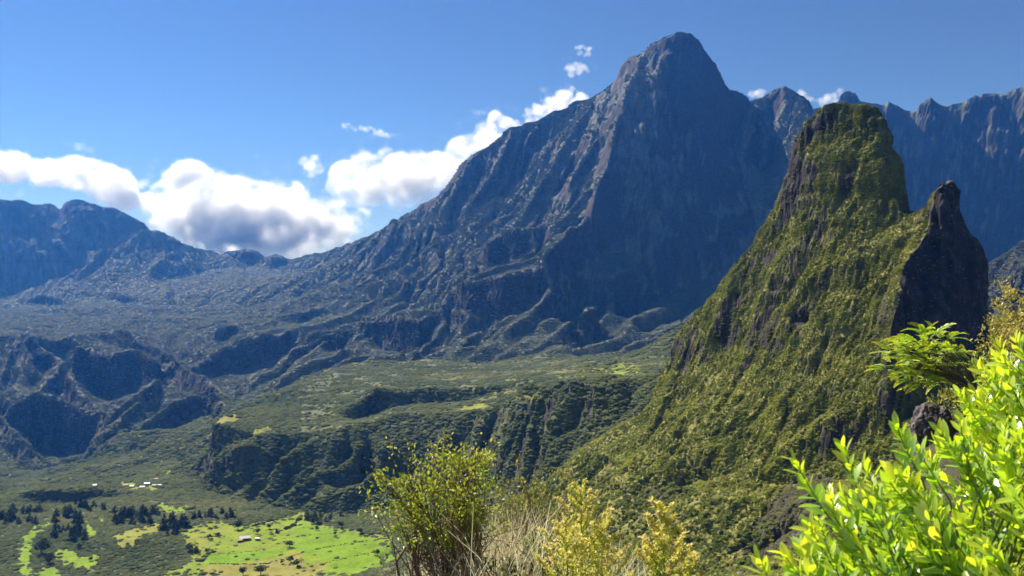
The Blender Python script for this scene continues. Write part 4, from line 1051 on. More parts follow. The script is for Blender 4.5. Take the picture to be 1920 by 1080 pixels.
BELTS = [((0, 78), (958, 984), 26, 14, 'dark conifer in the row at the far left edge'), ((100, 162), (962, 1018), 36, 17, 'dark conifer in the grove between the lime clearings'),
 ((142, 196), (946, 960), 15, 12, 'dark conifer in the short row under the village hill'), ((212, 294), (960, 985), 30, 16, 'dark conifer in the belt below the curved clearing'),
 ((302, 334), (972, 1012), 14, 18, 'tall dark conifer in the clump left of the farm meadow'), ((340, 352), (984, 992), 4, 22, 'tallest dark conifer at the upper left meadow corner'),
 ((360, 442), (962, 976), 20, 13, 'conifer in the line along the upper meadow edge'), ((560, 640), (968, 984), 16, 12, 'slender tree on the bank above the upper right meadow edge')]
for (xa, xb), (ya, yb), n, h, lab in BELTS:
    for k in range(n):
        px, py = rg.uniform(xa, xb), rg.uniform(ya, yb); p = at_sight(px, py); m = p[1] / F; hh = h * m * rg.uniform(0.75, 1.25)
        tree('c', p, hh, hh * rg.uniform(0.6, 0.95), lab, 'conifers on the valley floor', rg)

# houses
M_WALLW = simple_mat('pale_wall', (0.55, 0.50, 0.45), 0.8, (2, (0.42, 0.38, 0.34)))
M_WOODW = simple_mat('board_wall', (0.16, 0.11, 0.08), 0.85, (3, (0.22, 0.16, 0.12)))
M_TIN = simple_mat('tin_roof', (0.62, 0.60, 0.62), 0.55, (1.5, (0.46, 0.43, 0.43)), 0.5)
M_TINB = simple_mat('blue_tin_roof', (0.42, 0.55, 0.62), 0.45, (1.5, (0.55, 0.66, 0.72)), 0.5)
M_RUST = simple_mat('rusty_roof', (0.42, 0.24, 0.17), 0.6, (1.5, (0.55, 0.36, 0.28)))
M_DARK = simple_mat('dark_opening', (0.02, 0.02, 0.02), 0.6)
def box(x0, x1, y0, y1, z0, z1):
    v = np.array([(x, y, z) for z in (z0, z1) for x, y in ((x0, y0), (x1, y0), (x1, y1), (x0, y1))], float)
    f = np.array([(3, 2, 1, 0), (4, 5, 6, 7), (0, 1, 5, 4), (1, 2, 6, 5), (2, 3, 7, 6), (3, 0, 4, 7)]); return v, f
def house(px, py, w, d, h, turn, roof, wall, label, cat='house', name='house'):
    p = at_sight(px, py); o = empty(name, p, turn); tag(o, label, cat, 'buildings on the valley floor')
    obj('wall', mesh_np('wall', *box(-w / 2, w / 2, -d / 2, d / 2, -1.2, h), wall), o)
    e = 0.35; rh = d * 0.28
    v = np.array([(-w/2-e, -d/2-e, h-.05), (w/2+e, -d/2-e, h-.05), (w/2+e, 0, h+rh), (-w/2-e, 0, h+rh), (-w/2-e, d/2+e, h-.05), (w/2+e, d/2+e, h-.05),
                  (-w/2-e, -d/2-e, h+.1), (w/2+e, -d/2-e, h+.1), (w/2+e, 0, h+rh+.15), (-w/2-e, 0, h+rh+.15), (-w/2-e, d/2+e, h+.1), (w/2+e, d/2+e, h+.1)])
    f = np.array([(6,7,8,9), (9,8,11,10), (1,0,3,2), (2,3,4,5), (0,1,7,6), (5,4,10,11), (0,6,9,3), (3,9,10,4), (1,2,8,7), (2,5,11,8)])
    obj('roof', mesh_np('roof', v, f, roof), o)
    obj('door', mesh_np('door', *box(-0.6, 0.6, -d/2-0.04, -d/2+0.04, 0, 2.0), M_DARK), o)
    for s in (-1, 1): obj('window', mesh_np('window', *box(s*w*0.3-0.5, s*w*0.3+0.5, -d/2-0.03, -d/2+0.03, 1.0, 1.9), M_DARK), o)
    g = np.array([(-w/2, -d/2, h), (-w/2, d/2, h), (-w/2, 0, h+rh), (w/2, -d/2, h), (w/2, d/2, h), (w/2, 0, h+rh)], float)
    obj('gable', mesh_np('gable', g, np.array([(0, 2, 1), (3, 4, 5)]), wall), o)
    return o
house(459, 1013, 15, 9, 2.6, 0.35, M_TIN, M_WOODW, 'farmhouse with long pale tin roof in the middle of the meadow')
house(450, 1016, 7, 5, 2.0, 0.25, M_RUST, M_WOODW, 'low brown lean-to shed left of the farmhouse', 'shed', 'shed')
house(483, 1013, 6, 5, 2.6, 0.05, M_TIN, M_WALLW, 'small white hut right of the farmhouse under a tree', 'hut', 'hut')
house(519, 999, 4.5, 4, 2.2, 0.1, M_TINB, M_WOODW, 'tiny dark hut on the yellow slope right of the farm', 'hut', 'hut')
for px, py, w, d, t, rf, lab in [(178,913,6,5,.1,M_TINB,'small grey blue house on the hill edge, leftmost of the hamlet'), (236,913,8,6,.3,M_RUST,'reddish roofed house left of a second one in the hamlet'),
  (248,914,7,5,-.2,M_TIN,'pale roofed house at the left end of the hamlet clearing'), (267,916,9,6,.15,M_TIN,'wide pale roofed house at the front of the hamlet'),
  (276,909,10,6,.1,M_TINB,'blue tin roofed house in the hamlet behind the wide one'), (293,901,7,6,.3,M_RUST,'small reddish house highest in the hamlet'),
  (290,913,8,6,-.1,M_RUST,'reddish roofed house at the right end of the hamlet'), (299,912,7,5,.2,M_TIN,'smallest pale hut at the right end of the hamlet')]:
    house(px, py, w, d, 2.6, t, rf, M_WALLW, lab)

# hedges and terrace banks across the meadows
M_HEDGE = leaf_material('hedge_leaves', (0.040, 0.050, 0.020), (0.11, 0.12, 0.04), None, 0.15, 0.2)
def hedge(pts, h, label):
    p = np.array(pts, float); P = []
    t = np.linspace(0, 1, max(8, int(np.hypot(*np.diff(p, axis=0).T).sum() / 2.2)))
    s = np.concatenate([[0], np.cumsum(np.hypot(*np.diff(p, axis=0).T))]); s /= s[-1]
    L = []
    o = obj('hedge', bpy.data.meshes.new('hedge'))
    v0, f0 = ico(2); rgh = np.random.default_rng(int(p[0, 0] * 7 + p[0, 1]))
    for tt in t:
        q = at_sight(np.interp(tt, s, p[:, 0]), np.interp(tt, s, p[:, 1])); r = h * rgh.uniform(0.35, 1.0)
        if rgh.random() < 0.25: continue
        v = v0 * (1 + 0.35 * noise3(v0[:, 0] * 2.2 + tt * 31, v0[:, 1] * 2.2, v0[:, 2] * 2.2, 7))[:, None] * np.array([1.5, 1.1, 0.8]) * r + q + np.array([rgh.normal(0, .5), rgh.normal(0, .5), r * 0.2])
        L.append((v, f0))
    v, f = merge(L); me = mesh_np('hedge', v, f, M_HEDGE); o.data = me
    tag(o, label, 'hedge', 'hedges and banks across the meadows')
hedge([(392,1058),(440,1059),(502,1057),(532,1049),(567,1037)], 1.0, 'long dark hedge between the bright field and the straw field')
hedge([(392,1039),(440,1038),(478,1033),(497,1029)], 0.6, 'thin hedge line along the top of the bright field')
hedge([(428,1028),(430,1036),(426,1044)], 0.8, 'short broken hedge crossing the left of the bright field')
hedge([(505,1014),(540,1010),(575,1004),(620,1001)], 0.8, 'low bank running right from the farm across the meadow')
hedge([(590,1031),(640,1022),(690,1014)], 0.9, 'upper terrace bank across the right of the meadow')
hedge([(600,1060),(650,1046),(700,1036)], 0.9, 'lower terrace bank across the right of the meadow')
hedge([(470,988),(500,980),(530,971),(556,962)], 2.2, 'thick wooded bank slanting above the farm')
hedge([(535,992),(548,988),(560,976)], 3.6, 'rounded thicket at the upper middle edge of the meadow')
hedge([(369,1010),(392,1008),(415,1005)], 1.8, 'dark scrub strip on the yellow pasture left of the farm')
# ------------------------------------------------------------------ the hillside the viewer stands on
RPX = [1560, 1640, 1700, 1760, 1830, 1880, 1920, 2000, 2200]
RPY = [1010, 905, 862, 800, 725, 655, 605, 560, 500]
RYC = [8.0, 9.5, 11.0, 12.5, 15.0, 18.0, 21.0, 24.0, 28.0]
def hill_z(x, y):
    px = 960 + F * x / np.maximum(y, 0.3); Y = y
    base = -1.65 - 0.75 * np.maximum(Y, 0)
    zc = (CAM_H - np.interp(px, RPX, RPY)) / F * np.interp(px, RPX, RYC); yc = np.interp(px, RPX, RYC)
    up = np.where(Y < yc, -1.65 + (zc + 1.65) * Y / yc, zc - 1.0 * (Y - yc))
    w = smooth(1500, 1720, px)
    return base * (1 - w) + np.maximum(up, base - 3) * w
cols = np.concatenate([np.linspace(-900, 1500, 40), np.linspace(1520, 2300, 60)])
rws = np.exp(np.linspace(math.log(0.25), math.log(292), 150))
C, Rr = np.meshgrid(cols, rws); X = (C - 960) / F * Rr; Zh = hill_z(X, Rr)
Zh = Zh + 0.02 * np.minimum(Rr, 30) * fbm2(X * 0.9, Rr * 0.9, 4, 301) + 0.012 * np.minimum(Rr, 30) * fbm2(X * 4, Rr * 4, 3, 302)
hh, ww = C.shape; idx = np.arange(hh * ww).reshape(hh, ww)
q = np.column_stack([idx[:-1, :-1].ravel(), idx[:-1, 1:].ravel(), idx[1:, 1:].ravel(), idx[1:, :-1].ravel()])
M_SOIL = simple_mat('hillside_soil', (0.030, 0.030, 0.016), 0.95, (1.2, (0.09, 0.085, 0.04)))
o = obj('hillside', mesh_np('hillside', np.column_stack([X.ravel(), Rr.ravel(), Zh.ravel()]), q, M_SOIL)); tag(o, 'steep scrubby hillside under the foreground bushes', 'hillside', kind='structure')

def sight(px, py, Y): return np.array([(px - 960) / F * Y, Y, (CAM_H - py) / F * Y])

def tone_leaf_material(name, stops, trans=0.45, gloss=0.0, rough=0.4):
    m = bpy.data.materials.new(name); m.use_nodes = True; N = m.node_tree.nodes; L = m.node_tree.links; N.clear()
    out = N.new('ShaderNodeOutputMaterial'); oi = N.new('ShaderNodeObjectInfo'); at = N.new('ShaderNodeAttribute'); at.attribute_name = 'tone'
    a = N.new('ShaderNodeMath'); a.operation = 'MULTIPLY_ADD'; a.inputs[1].default_value = 0.25; a.inputs[2].default_value = -0.12; L.new(oi.outputs['Random'], a.inputs[0])
    b = N.new('ShaderNodeMath'); b.operation = 'ADD'; L.new(a.outputs[0], b.inputs[0]); L.new(at.outputs['Fac'], b.inputs[1])
    r = N.new('ShaderNodeValToRGB'); e = r.color_ramp.elements; stops = [(p, tuple(min(0.95, 0.98 * x) for x in c)) for p, c in stops]; e[0].position, e[0].color = stops[0][0], (*stops[0][1], 1); e[1].position, e[1].color = stops[-1][0], (*stops[-1][1], 1)
    for p, c in stops[1:-1]: k = e.new(p); k.color = (*c, 1)
    L.new(b.outputs[0], r.inputs[0])
    d = N.new('ShaderNodeBsdfDiffuse'); t = N.new('ShaderNodeBsdfTranslucent'); mx = N.new('ShaderNodeMixShader'); mx.inputs[0].default_value = trans
    L.new(r.outputs[0], d.inputs[0]); L.new(r.outputs[0], t.inputs[0]); L.new(d.outputs[0], mx.inputs[1]); L.new(t.outputs[0], mx.inputs[2])
    last = mx
    if gloss:
        g = N.new('ShaderNodeBsdfGlossy'); g.inputs['Roughness'].default_value = rough; g.inputs['Color'].default_value = (1, 1, 1, 1)
        m2 = N.new('ShaderNodeMixShader'); m2.inputs[0].default_value = gloss; L.new(mx.outputs[0], m2.inputs[1]); L.new(g.outputs[0], m2.inputs[2]); last = m2
    L.new(last.outputs[0], out.inputs[0]); return m

def set_tone(me, tone):
    a = me.attributes.new('tone', 'FLOAT', 'POINT'); a.data.foreach_set('value', np.ascontiguousarray(tone, np.float32)); return me

def leaf_shape(w=0.26, bend=0.18, fold=0.10, n=5):
    """lance-shaped leaf along +Y, unit length, folded at the midrib."""
    t = np.linspace(0, 1, n + 1); wd = w * np.sin(np.pi * np.clip(t, 0.02, 1) ** 1.15) ** 0.75; wd[0] = 0.02; wd[-1] = 0.0
    z = -bend * t ** 2
    V = []; 
    for i in range(n + 1):
        V += [(-wd[i] / 2, t[i], z[i] + fold * wd[i]), (0, t[i], z[i]), (wd[i] / 2, t[i], z[i] + fold * wd[i])]
    Fq = []
    for i in range(n):
        a = 3 * i; Fq += [(a, a + 1, a + 4, a + 3), (a + 1, a + 2, a + 5, a + 4)]
    return np.array(V), np.array(Fq)
LV, LF = leaf_shape(0.36, 0.12)

def frame(dirv, up):
    y = dirv / np.linalg.norm(dirv); x = np.cross(y, up); x /= np.linalg.norm(x) + 1e-9; z = np.cross(x, y)
    return np.column_stack([x, y, z])

def curve_tube(pts, r0, r1, n=6):
    L = []
    m = len(pts) - 1
    for i in range(m): L.append(tube(pts[i], pts[i + 1], r0 + (r1 - r0) * i / m, r0 + (r1 - r0) * (i + 1) / m, n))
    return merge(L)

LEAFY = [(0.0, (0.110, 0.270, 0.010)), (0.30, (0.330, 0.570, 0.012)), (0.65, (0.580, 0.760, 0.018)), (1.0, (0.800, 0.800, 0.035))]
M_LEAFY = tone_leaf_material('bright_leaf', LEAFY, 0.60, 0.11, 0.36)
M_STEMG = simple_mat('green_stem', (0.20, 0.26, 0.06), 0.6, (30, (0.28, 0.30, 0.08)))
LEAF_MESHES = []
for k in range(6):
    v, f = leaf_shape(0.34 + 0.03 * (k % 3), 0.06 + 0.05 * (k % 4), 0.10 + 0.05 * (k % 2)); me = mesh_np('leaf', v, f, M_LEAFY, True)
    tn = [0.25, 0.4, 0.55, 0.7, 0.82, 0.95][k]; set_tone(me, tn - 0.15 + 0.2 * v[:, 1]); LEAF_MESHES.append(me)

def leafy_shrub(name, label, root, tips, leaf_len, n_single, seed, nleaf=(16, 24), spread=0.62):
    """tips: (position, direction, shoot length)"""
    rg = np.random.default_rng(seed); o = empty(name, root); tag(o, label, 'shrub', 'bright leafy foreground shrubs')
    stems, leaves = [], []
    for tip, d, ln in tips:
        d = d / np.linalg.norm(d); base = tip - d * ln; side = rg.normal(0, 0.12, 3)
        P = [base + (tip - base) * t + side * ln * (t * (1 - t)) for t in np.linspace(0, 1, 7)]
        stems.append(curve_tube([p - root for p in P], 0.0030, 0.0013, 5))
        # a woody limb from the root to the shoot
        mid = (root + base) / 2 + np.array([0, 0, 0.12]) * np.linalg.norm(base - root) + rg.normal(0, 0.03, 3)
        stems.append(curve_tube([np.zeros(3), mid - root, base - root], 0.008, 0.0032, 5))
        n = rg.integers(*nleaf); ang = rg.uniform(0, 6.28)
        for i in range(n):
            t = 0.12 + 0.88 * (i / (n - 1)) ** 0.85; p = base + (tip - base) * t + side * ln * (t * (1 - t)); ang += 2.4 + rg.normal(0, 0.2)
            ref = np.cross(d, [0.3, 0.9, 0.1]); ref /= np.linalg.norm(ref); b2 = np.cross(d, ref)
            out = math.cos(ang) * ref + math.sin(ang) * b2
            op = spread * (1.35 - 0.75 * t) + rg.normal(0, 0.10)
            ld = d * math.cos(op) + out * math.sin(op)
            L = leaf_len * rg.uniform(0.6, 1.2) * (1.0 if t < 0.9 else 0.75)
            up = d * 1.0 - out * 0.3 + rg.normal(0, 0.25, 3)
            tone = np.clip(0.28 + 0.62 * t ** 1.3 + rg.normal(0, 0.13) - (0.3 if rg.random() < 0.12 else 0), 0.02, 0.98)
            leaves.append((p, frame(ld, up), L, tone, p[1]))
    obj('branches', mesh_np('branches', *merge(stems), M_STEMG), o)
    vis = [l for l in leaves]
    def inframe(p):
        px = 960 + F * p[0] / p[1]; py = CAM_H - F * p[2] / p[1]; return -10 < px < 1930 and py < 1090
    order = sorted(range(len(leaves)), key=lambda i: (0 if inframe(leaves[i][0]) else 1, -leaves[i][2] / leaves[i][4]))
    single = set(order[:n_single]); rest = []
    for i, (p, M, L, tone, yy) in enumerate(leaves):
        if i in single:
            k = int(np.clip(np.searchsorted([0.33, 0.48, 0.62, 0.76, 0.88], tone), 0, 5))
            lo = obj('leaf', LEAF_MESHES[k], o)
            mw = np.eye(4); mw[:3, :3] = M * L; mw[:3, 3] = p - root; lo.matrix_local = Matrix(mw.tolist())
        else: rest.append((p, M, L, tone))
    if rest:
        V = np.concatenate([(LV * L) @ M.T + (p - root) for p, M, L, tone in rest]); nF = len(LV)
        Fc = np.concatenate([LF + i * nF for i in range(len(rest))]); me = mesh_np('foliage', V, Fc, M_LEAFY, True)
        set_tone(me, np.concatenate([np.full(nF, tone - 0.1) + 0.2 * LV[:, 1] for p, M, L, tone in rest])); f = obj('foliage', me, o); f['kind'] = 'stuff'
    return o

def tips_in(poly, n, Yf, seed, dirv, ln, extra=()):
    rg = np.random.default_rng(seed); P = []; poly = np.array(poly, float)
    for (px, py, Y) in extra: P.append((sight(px, py, Y), np.array(dirv) + rg.normal(0, 0.16, 3), rg.uniform(*ln)))
    while len(P) < n + len(extra):
        px, py = rg.uniform(poly[:, 0].min(), poly[:, 0].max()), rg.uniform(poly[:, 1].min(), poly[:, 1].max())
        if not in_poly(np.array([px]), np.array([py]), poly.tolist())[0]: continue
        P.append((sight(px, py, Yf(px, py, rg)), np.array(dirv) + rg.normal(0, 0.26, 3), rg.uniform(*ln)))
    return P
big_tips = tips_in([(1450,1100),(1520,960),(1530,900),(1600,900),(1660,860),(1720,850),(1800,800),(1870,760),(1980,760),(1980,1150),(1440,1150)], 190,
    lambda px, py, rg: 2.0 + 0.8 * rg.random() + 0.0012 * (1080 - py), 5, (-0.42, -0.05, 0.85), (0.17, 0.28),
    [(1492,866,2.25),(1583,842,2.3),(1620,872,2.4),(1672,884,2.3),(1682,800,2.4),(1712,832,2.5),(1425,1052,2.0),(1470,1040,2.1),(1515,985,2.1),(1560,960,2.2),(1545,1010,2.0),(1762,806,2.45),(1610,935,2.1),(1800,790,2.4)])
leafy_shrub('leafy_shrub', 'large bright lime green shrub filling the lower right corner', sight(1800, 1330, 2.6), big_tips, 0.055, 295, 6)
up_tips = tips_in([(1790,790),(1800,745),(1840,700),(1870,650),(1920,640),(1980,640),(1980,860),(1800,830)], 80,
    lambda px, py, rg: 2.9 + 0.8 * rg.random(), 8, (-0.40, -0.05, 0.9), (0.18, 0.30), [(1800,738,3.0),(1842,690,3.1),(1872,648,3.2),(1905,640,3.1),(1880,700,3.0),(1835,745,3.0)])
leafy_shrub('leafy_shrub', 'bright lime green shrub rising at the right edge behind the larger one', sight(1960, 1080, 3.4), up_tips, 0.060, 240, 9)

# feathery tree beside the pinnacle's foot
M_FEATH = tone_leaf_material('feather_leaf', [(0.0, (0.08, 0.22, 0.012)), (0.40, (0.26, 0.46, 0.02)), (0.75, (0.60, 0.66, 0.025)), (1.0, (0.80, 0.70, 0.04))], 0.5, 0.04)
def frond_mesh(seed):
    rg = np.random.default_rng(seed); V, Fc, T = [], [], []
    n = 22; pts = []; cv = rg.uniform(-0.25, 0.25); dr = rg.uniform(0.15, 0.50)
    for i in range(n + 1):
        t = i / n; pts.append(np.array([cv * t * t, t * (1 - 0.16 * t), 0.20 * t - dr * t * t]))
    rv, rf = curve_tube(pts, 0.011, 0.004, 4); V.append(rv); Fc.append(rf); T.append(np.full(len(rv), 0.6)); off = len(rv)
    for i in range(2, n + 1):
        t = i / n; L = 0.15 * math.sin(math.pi * min(1, 0.22 + 0.74 * t)) + 0.02
        for s in (-1, 1):
            d = np.array([s * 0.9, 0.42, 0.10 + rg.normal(0, 0.12)]); d /= np.linalg.norm(d); w = 0.021; p = pts[i]
            a = np.cross(d, [0, 0, 1]); a /= np.linalg.norm(a)
            v = np.array([p, p + d * L * 0.5 - a * w, p + d * L, p + d * L * 0.5 + a * w]); V.append(v); Fc.append(np.array([[0, 1, 2, 3]]) + off); off += 4; T.append(np.full(4, 0.30 + 0.6 * t + rg.normal(0, 0.06)))
    me = mesh_np('frond', np.vstack(V), np.vstack(Fc), M_FEATH); set_tone(me, np.concatenate(T)); return me
FROND = [frond_mesh(s) for s in range(6)]
M_TWIG = simple_mat('grey_twig', (0.15, 0.12, 0.09), 0.9, (25, (0.26, 0.22, 0.17)))
def feather_tree():
    rg = np.random.default_rng(17); Y = 6.2; root = sight(1905, 860, 6.6)
    o = empty('feathery_tree', root); tag(o, 'feathery yellow green tree in front of the dark pinnacle foot', 'tree')
    L = []; nodes = [(1872,790),(1842,745),(1800,716),(1760,700),(1725,690)]
    main = [root] + [sight(px, py, Y + 0.1 * i) for i, (px, py) in enumerate(nodes)]
    L.append(curve_tube([p - root for p in main], 0.022, 0.006, 6)); ends = []
    poly = [(1655,690),(1660,655),(1690,640),(1720,622),(1760,622),(1790,640),(1803,655),(1790,700),(1770,720),(1720,722),(1690,715)]
    while len(ends) < 120:
        px, py = rg.uniform(1650, 1805), rg.uniform(618, 728)
        if in_poly(np.array([px]), np.array([py]), poly)[0]: ends.append(sight(px, py, Y + rg.uniform(-0.35, 0.35)))
    for e in ends:
        b = main[rg.integers(2, 6)]; m = (b + e) / 2 + np.array([0, 0, 0.04]); L.append(curve_tube([b - root, m - root, e - root], 0.006, 0.002, 4))
    obj('branches', mesh_np('branches', *merge(L), M_TWIG), o)
    c = np.mean(ends, axis=0)
    for e in ends:
        for k in range(2):
            az = rg.uniform(0, 6.28); o_ = (e - c) / (np.linalg.norm(e - c) + 1e-6)
            d = np.array([math.cos(az), math.sin(az), rg.uniform(-0.15, 0.45)]) * 0.8 + o_ * 0.4; M = frame(d, np.array([0, 0, 1.0]) + rg.normal(0, 0.25, 3))
            f = obj('frond', FROND[rg.integers(0, 6)], o); L_ = rg.uniform(0.11, 0.18); mw = np.eye(4); mw[:3, :3] = M * L_; mw[:3, 3] = e - root; f.matrix_local = Matrix(mw.tolist())
feather_tree()

# twiggy bushes in the lower middle
def small_leaves(pts, dirs, size, tone, seed):
    rg = np.random.default_rng(seed); n = len(pts); v, f = leaf_shape(0.5, 0.1, 0.1, 2)
    V = np.zeros((n, len(v), 3)); 
    for i in range(n):
        M = frame(dirs[i], rg.normal(0, 0.5, 3) + np.array([0, 0, 1.0])); V[i] = (v * size[i]) @ M.T + pts[i]
    Fc = np.concatenate([f + i * len(v) for i in range(n)])
    return V.reshape(-1, 3), Fc, np.repeat(tone, len(v))

def bush(name, label, root, heads, mat, leafsize, nleaf, seed, barkmat, twig_n=5, tone_c=0.5, cat='bush', group='twiggy bushes in the lower middle', droop=0.0, bare=0):
    """heads: (px, py, Y, radius_m) leafy tops carried on branching stems from the root."""
    rg = np.random.default_rng(seed); o = empty(name, root); tag(o, label, cat, group)
    P, D, S, T, W, BR = [], [], [], [], [], []
    for (px, py, Y, r) in heads:
        c = sight(px, py, Y); mid = root + (c - root) * 0.5 + rg.normal(0, 0.06, 3); k1 = root + (c - root) * 0.78 + rg.normal(0, 0.04, 3)
        foot = (c - root) * np.array([0.5, 0.5, 0]) + rg.normal(0, .05, 3) * np.array([1, 1, 0]); mid = mid + foot * 0.4
        BR.append(curve_tube([foot, (foot + (mid - root)) * 0.5 + rg.normal(0, .02, 3), mid - root, k1 - root, c - root], 0.012, 0.004, 5))
        for t in range(twig_n * 2 + bare):
            b = [mid, k1, c][rg.integers(0, 3)] if t < twig_n * 2 else root + (c - root) * rg.uniform(0.25, 0.7)
            e = c + rg.normal(0, 0.55, 3) * r if t < twig_n * 2 else b + rg.normal(0, 0.5, 3) * r * 1.3 + np.array([0, 0, 0.6 * r])
            m = (b + e) / 2 + rg.normal(0, 0.12, 3) * r
            W.append(curve_tube([b - root, m - root, e - root], 0.0035, 0.0012, 4))
            if t >= twig_n * 2: continue
            for q in range(nleaf):
                u = rg.uniform(0.45, 1.08); p = m + (e - m) * u * 1.0 + rg.normal(0, 0.16, 3) * r
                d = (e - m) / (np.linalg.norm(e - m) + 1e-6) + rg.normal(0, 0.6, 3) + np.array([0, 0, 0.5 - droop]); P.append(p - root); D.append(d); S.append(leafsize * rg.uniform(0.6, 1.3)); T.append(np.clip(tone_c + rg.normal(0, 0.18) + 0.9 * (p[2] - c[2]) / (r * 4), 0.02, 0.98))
    for b in BR: obj('branch', mesh_np('branch', *b, barkmat), o)
    w = obj('twigs', mesh_np('twigs', *merge(W), barkmat), o); w['kind'] = 'stuff'
    V, Fc, tt = small_leaves(np.array(P), np.array(D), np.array(S), np.array(T), seed); me = mesh_np('foliage', V, Fc, mat); set_tone(me, tt)
    f = obj('foliage', me, o); f['kind'] = 'stuff'
    return o
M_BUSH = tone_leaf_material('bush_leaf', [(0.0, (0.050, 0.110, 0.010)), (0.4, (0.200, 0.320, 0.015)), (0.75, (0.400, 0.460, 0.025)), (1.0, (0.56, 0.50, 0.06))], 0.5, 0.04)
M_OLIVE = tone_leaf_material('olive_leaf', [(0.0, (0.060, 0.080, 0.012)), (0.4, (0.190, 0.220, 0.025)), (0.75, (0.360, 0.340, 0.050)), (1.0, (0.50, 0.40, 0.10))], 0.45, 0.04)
M_REDTW = simple_mat('red_brown_twig', (0.20, 0.12, 0.080), 0.85, (20, (0.38, 0.26, 0.18)))
M_PALETW = simple_mat('pale_twig', (0.32, 0.24, 0.17), 0.85, (20, (0.58, 0.47, 0.34)))
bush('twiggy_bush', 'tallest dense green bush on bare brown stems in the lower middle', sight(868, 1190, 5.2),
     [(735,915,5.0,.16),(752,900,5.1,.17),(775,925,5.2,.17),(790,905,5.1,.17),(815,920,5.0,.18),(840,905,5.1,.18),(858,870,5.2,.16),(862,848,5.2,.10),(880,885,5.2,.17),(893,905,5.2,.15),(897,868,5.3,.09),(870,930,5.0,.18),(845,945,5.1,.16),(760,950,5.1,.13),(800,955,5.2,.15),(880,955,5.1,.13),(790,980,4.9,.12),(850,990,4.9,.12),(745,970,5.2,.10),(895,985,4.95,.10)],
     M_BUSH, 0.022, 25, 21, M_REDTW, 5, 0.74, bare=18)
bush('twiggy_bush', 'sparser olive bush right of the tallest one, reddish stems showing', sight(1000, 1180, 5.6),
     [(960,930,5.6,.16),(985,912,5.6,.15),(1005,918,5.7,.16),(1030,935,5.6,.17),(1055,950,5.6,.16),(975,960,5.5,.14),(1020,970,5.5,.17),(1070,985,5.6,.15),(1045,1000,5.5,.14),(925,955,5.8,.12)],
     M_OLIVE, 0.022, 20, 22, M_PALETW, 5, 0.62, bare=22)
bush('leafy_bush', 'dark green leafy undergrowth between the two lower middle bushes', sight(1010, 1210, 5.0),
     [(1000,1060,5.0,.15),(1040,1050,5.1,.15),(930,1075,5.0,.12),(1020,1020,5.2,.10),(1060,1070,5.0,.14)], M_BUSH, 0.03, 26, 23, M_REDTW, 4, 0.22)
bush('brown_bush', 'brown and olive bush at the right edge under the bare purple hill', sight(1915, 700, 17.5),
     [(1890,600,17,.32),(1905,585,17.5,.35),(1922,570,18,.4),(1880,625,16.5,.3),(1910,620,17,.4),(1935,600,17.5,.45),(1870,645,16,.28),(1900,650,16.5,.4)], M_OLIVE, 0.075, 40, 24, M_TWIG, 5, 0.72, group=None)
for i, (px, py, Y, tn, lab) in enumerate([(1850,690,13.5,.45,'low yellow green bush on the slope left of the brown bush'), (1790,770,11,.4,'low green bush just right of the grey boulder'), (1880,760,10,.35,'green bush half hidden behind the right edge shrub'),
      (1700,905,9.5,.30,'dark low bush below the grey boulder'), (1825,735,12,.55,'small yellowish bush beneath the feathery tree branch')]):
    bush('low_bush', lab, sight(px, py + 60, Y), [(px + dx, py + dy, Y + .1 * k, .02 * Y) for k, (dx, dy) in enumerate([(-22, 8), (0, -6), (22, 6), (10, 22), (-10, 25)])], M_OLIVE if i % 2 else M_BUSH, 0.0045 * Y, 26, 40 + i, M_TWIG, 4, tn, group='low bushes on the right slope')

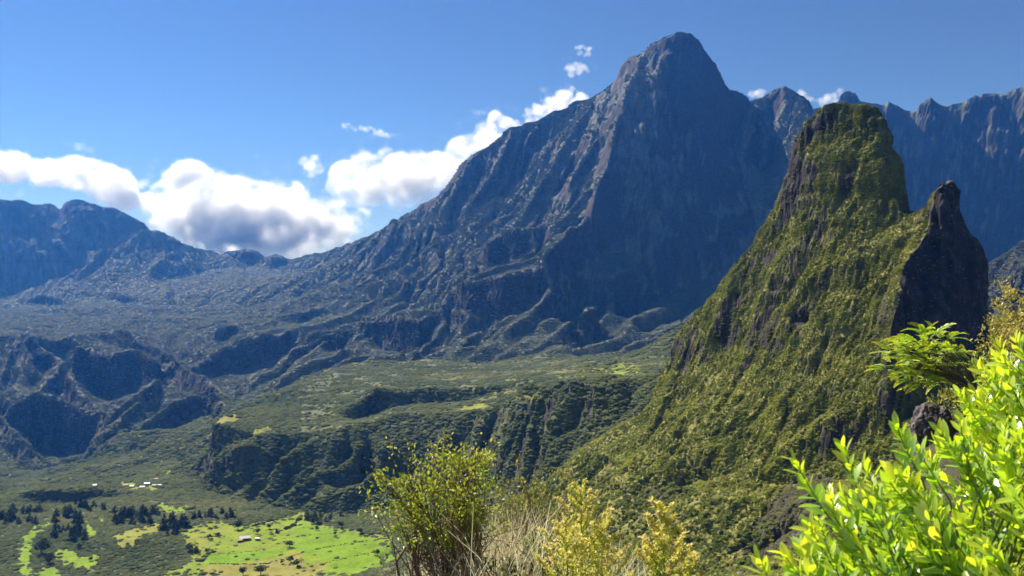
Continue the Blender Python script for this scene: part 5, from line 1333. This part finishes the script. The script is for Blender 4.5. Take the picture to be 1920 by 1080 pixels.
# flowering plants
M_FLOWER = tone_leaf_material('cream_flower', [(0.0, (0.30, 0.40, 0.03)), (0.4, (0.56, 0.62, 0.06)), (0.75, (0.74, 0.70, 0.13)), (1.0, (0.80, 0.66, 0.26))], 0.5)
M_STALK = simple_mat('yellow_stalk', (0.30, 0.40, 0.05), 0.6, (20, (0.42, 0.46, 0.08)))
def flower_plant(label, px, py_top, py_base, Y, width, nsp, seed):
    rg = np.random.default_rng(seed); root = sight(px + 5, py_base, Y); top = sight(px, py_top, Y); o = empty('flowering_plant', root); tag(o, label, 'flower', 'cream yellow flowering plants')
    H = np.linalg.norm(top - root)
    obj('stalk', mesh_np('stalk', *curve_tube([np.zeros(3), (top - root) * 0.5 + rg.normal(0, .01, 3), top - root], 0.008, 0.002, 6), M_STALK), o)
    for k in range(nsp):
        t = 0.30 + 0.70 * k / (nsp - 1); b = (top - root) * t; ang = k * 2.4 + rg.normal(0, .3); L = width / F * Y * (1.15 - t) * rg.uniform(0.8, 1.25) + 0.02
        d = np.array([math.cos(ang) * 0.85, math.sin(ang) * 0.85, 0.95]); e = b + d * L; m = b + d * L * 0.5 + np.array([0, 0, -0.08 * L])
        tv, tf = curve_tube([b, m, e], 0.0025, 0.001, 4); n = int(90 * (0.4 + L / (width / F * Y)))
        u = rg.random(n) ** 0.7; P = b + (e - b) * (0.12 + 0.95 * u)[:, None] + rg.normal(0, 0.11 * L, (n, 3)) * (0.25 + 0.6 * (1 - u))[:, None]; D = rg.normal(0, 1, (n, 3)) + np.array([0, 0, .6])
        V, Fc, tt = small_leaves(P, D, 0.0165 * rg.uniform(.6, 1.4, n), np.clip(0.62 + 0.35 * u + rg.normal(0, .15, n), 0, 1), seed + k)
        me = mesh_np('flower_spray', np.vstack([tv, V]), np.vstack([tf, Fc + len(tv)]), M_FLOWER); set_tone(me, np.concatenate([np.full(len(tv), 0.1), tt])); obj('flower_spray', me, o)
    n = 26; P = [(top - root) * rg.uniform(0.02, 0.5) for _ in range(n)]; D = [np.array([math.cos(a), math.sin(a), 0.3]) for a in rg.uniform(0, 6.28, n)]
    V, Fc, tt = small_leaves(np.array(P), np.array(D), 0.06 * rg.uniform(.6, 1.3, n), np.full(n, 0.55), seed + 99); me = mesh_np('stalk_leaves', V, Fc, M_BUSH); set_tone(me, tt); lo = obj('stalk_leaves', me, o); lo['kind'] = 'stuff'
flower_plant('tallest cream yellow flowering plant right of the twiggy bushes', 1090, 925, 1190, 4.3, 95, 26, 31)
flower_plant('broad yellow flowering plant leaning left of the tallest one', 1062, 1000, 1200, 4.1, 80, 20, 34)
flower_plant('pale flowering plant at the right side of the tallest one', 1130, 985, 1200, 4.4, 70, 20, 35)
flower_plant('single yellow flower spire standing alone before the green slope', 1240, 958, 1180, 3.6, 62, 24, 32)
flower_plant('short yellow flower spire beside the lone taller spire', 1290, 1040, 1200, 4.0, 34, 12, 33)

# dry grass among the bushes
M_STRAW = tone_leaf_material('straw', [(0.0, (0.55, 0.46, 0.24)), (0.5, (0.85, 0.76, 0.46)), (1.0, (1.0, 0.94, 0.68))], 0.4)
def dry_grass(spots, n, seed):
    rg = np.random.default_rng(seed); V, Fc, T = [], [], []
    for i in range(n):
        px, py, Y, w, h = spots[rg.integers(0, len(spots))]; b = sight(px + rg.normal(0, w * 1.3), py + 140, Y + rg.normal(0, .25)); hh = (140 + h) / F * Y * rg.uniform(0.6, 1.1)
        lean = rg.normal(0, 0.30, 2); s = rg.normal(0, 1, 2); s = np.array([s[0], s[1], 0]) / np.hypot(*s) * 0.0022; k = len(V) * 0
        pts = [b + np.array([lean[0] * t * t * hh, lean[1] * t * t * hh, hh * t]) for t in (0, 0.35, 0.7, 1)]; base = sum(len(x) for x in V)
        v = np.array([pts[0] - s, pts[0] + s, pts[1] - s, pts[1] + s, pts[2] - s * .8, pts[2] + s * .8, pts[3] - s * .3, pts[3] + s * .3]); V.append(v)
        Fc.append(np.array([(0, 1, 3, 2), (2, 3, 5, 4), (4, 5, 7, 6)]) + 8 * i); T.append(np.full(8, np.clip(rg.normal(0.5, 0.25), 0, 1)))
    me = mesh_np('dry_grass', np.vstack(V), np.vstack(Fc), M_STRAW); set_tone(me, np.concatenate(T)); o = obj('dry_grass', me)
    tag(o, 'pale dry grass between the lower middle bushes', 'grass', kind='stuff')
dry_grass([(955,1000,5.9,30,30),(990,1000,6.0,25,40),(920,1040,5.8,40,20),(850,1060,5.7,30,10),(800,1078,5.7,25,12),(1150,1060,5.2,25,20),(1010,1020,6.0,25,30),(960,985,5.3,30,25),(985,1030,5.2,35,30),(890,1040,5.15,25,10)], 2600, 51)

# boulder
def boulder():
    v, f = ico(5); n = fbm2(v[:, 0] * 1.5 + v[:, 2], v[:, 1] * 1.5 - v[:, 2] * 0.7, 3, 71); n2 = noise3(v[:, 0] * 5, v[:, 1] * 5, v[:, 2] * 5, 72); n3 = noise3(v[:, 0] * 14, v[:, 1] * 14, v[:, 2] * 14, 73)
    r = 1 + 0.22 * n + 0.12 * n2 + 0.05 * n3; v = v * r[:, None]; v = np.sign(v) * np.abs(v) ** 0.9 * np.array([0.24, 0.26, 0.33])
    m = simple_mat('boulder_rock', (0.05, 0.042, 0.040), 0.9, (9, (0.24, 0.20, 0.19)))
    p = sight(1748, 812, 11.0); o = obj('boulder', mesh_np('boulder', v, f, m)); o.location = p; tag(o, 'rough grey brown boulder below the feathery tree', 'boulder')
boulder()
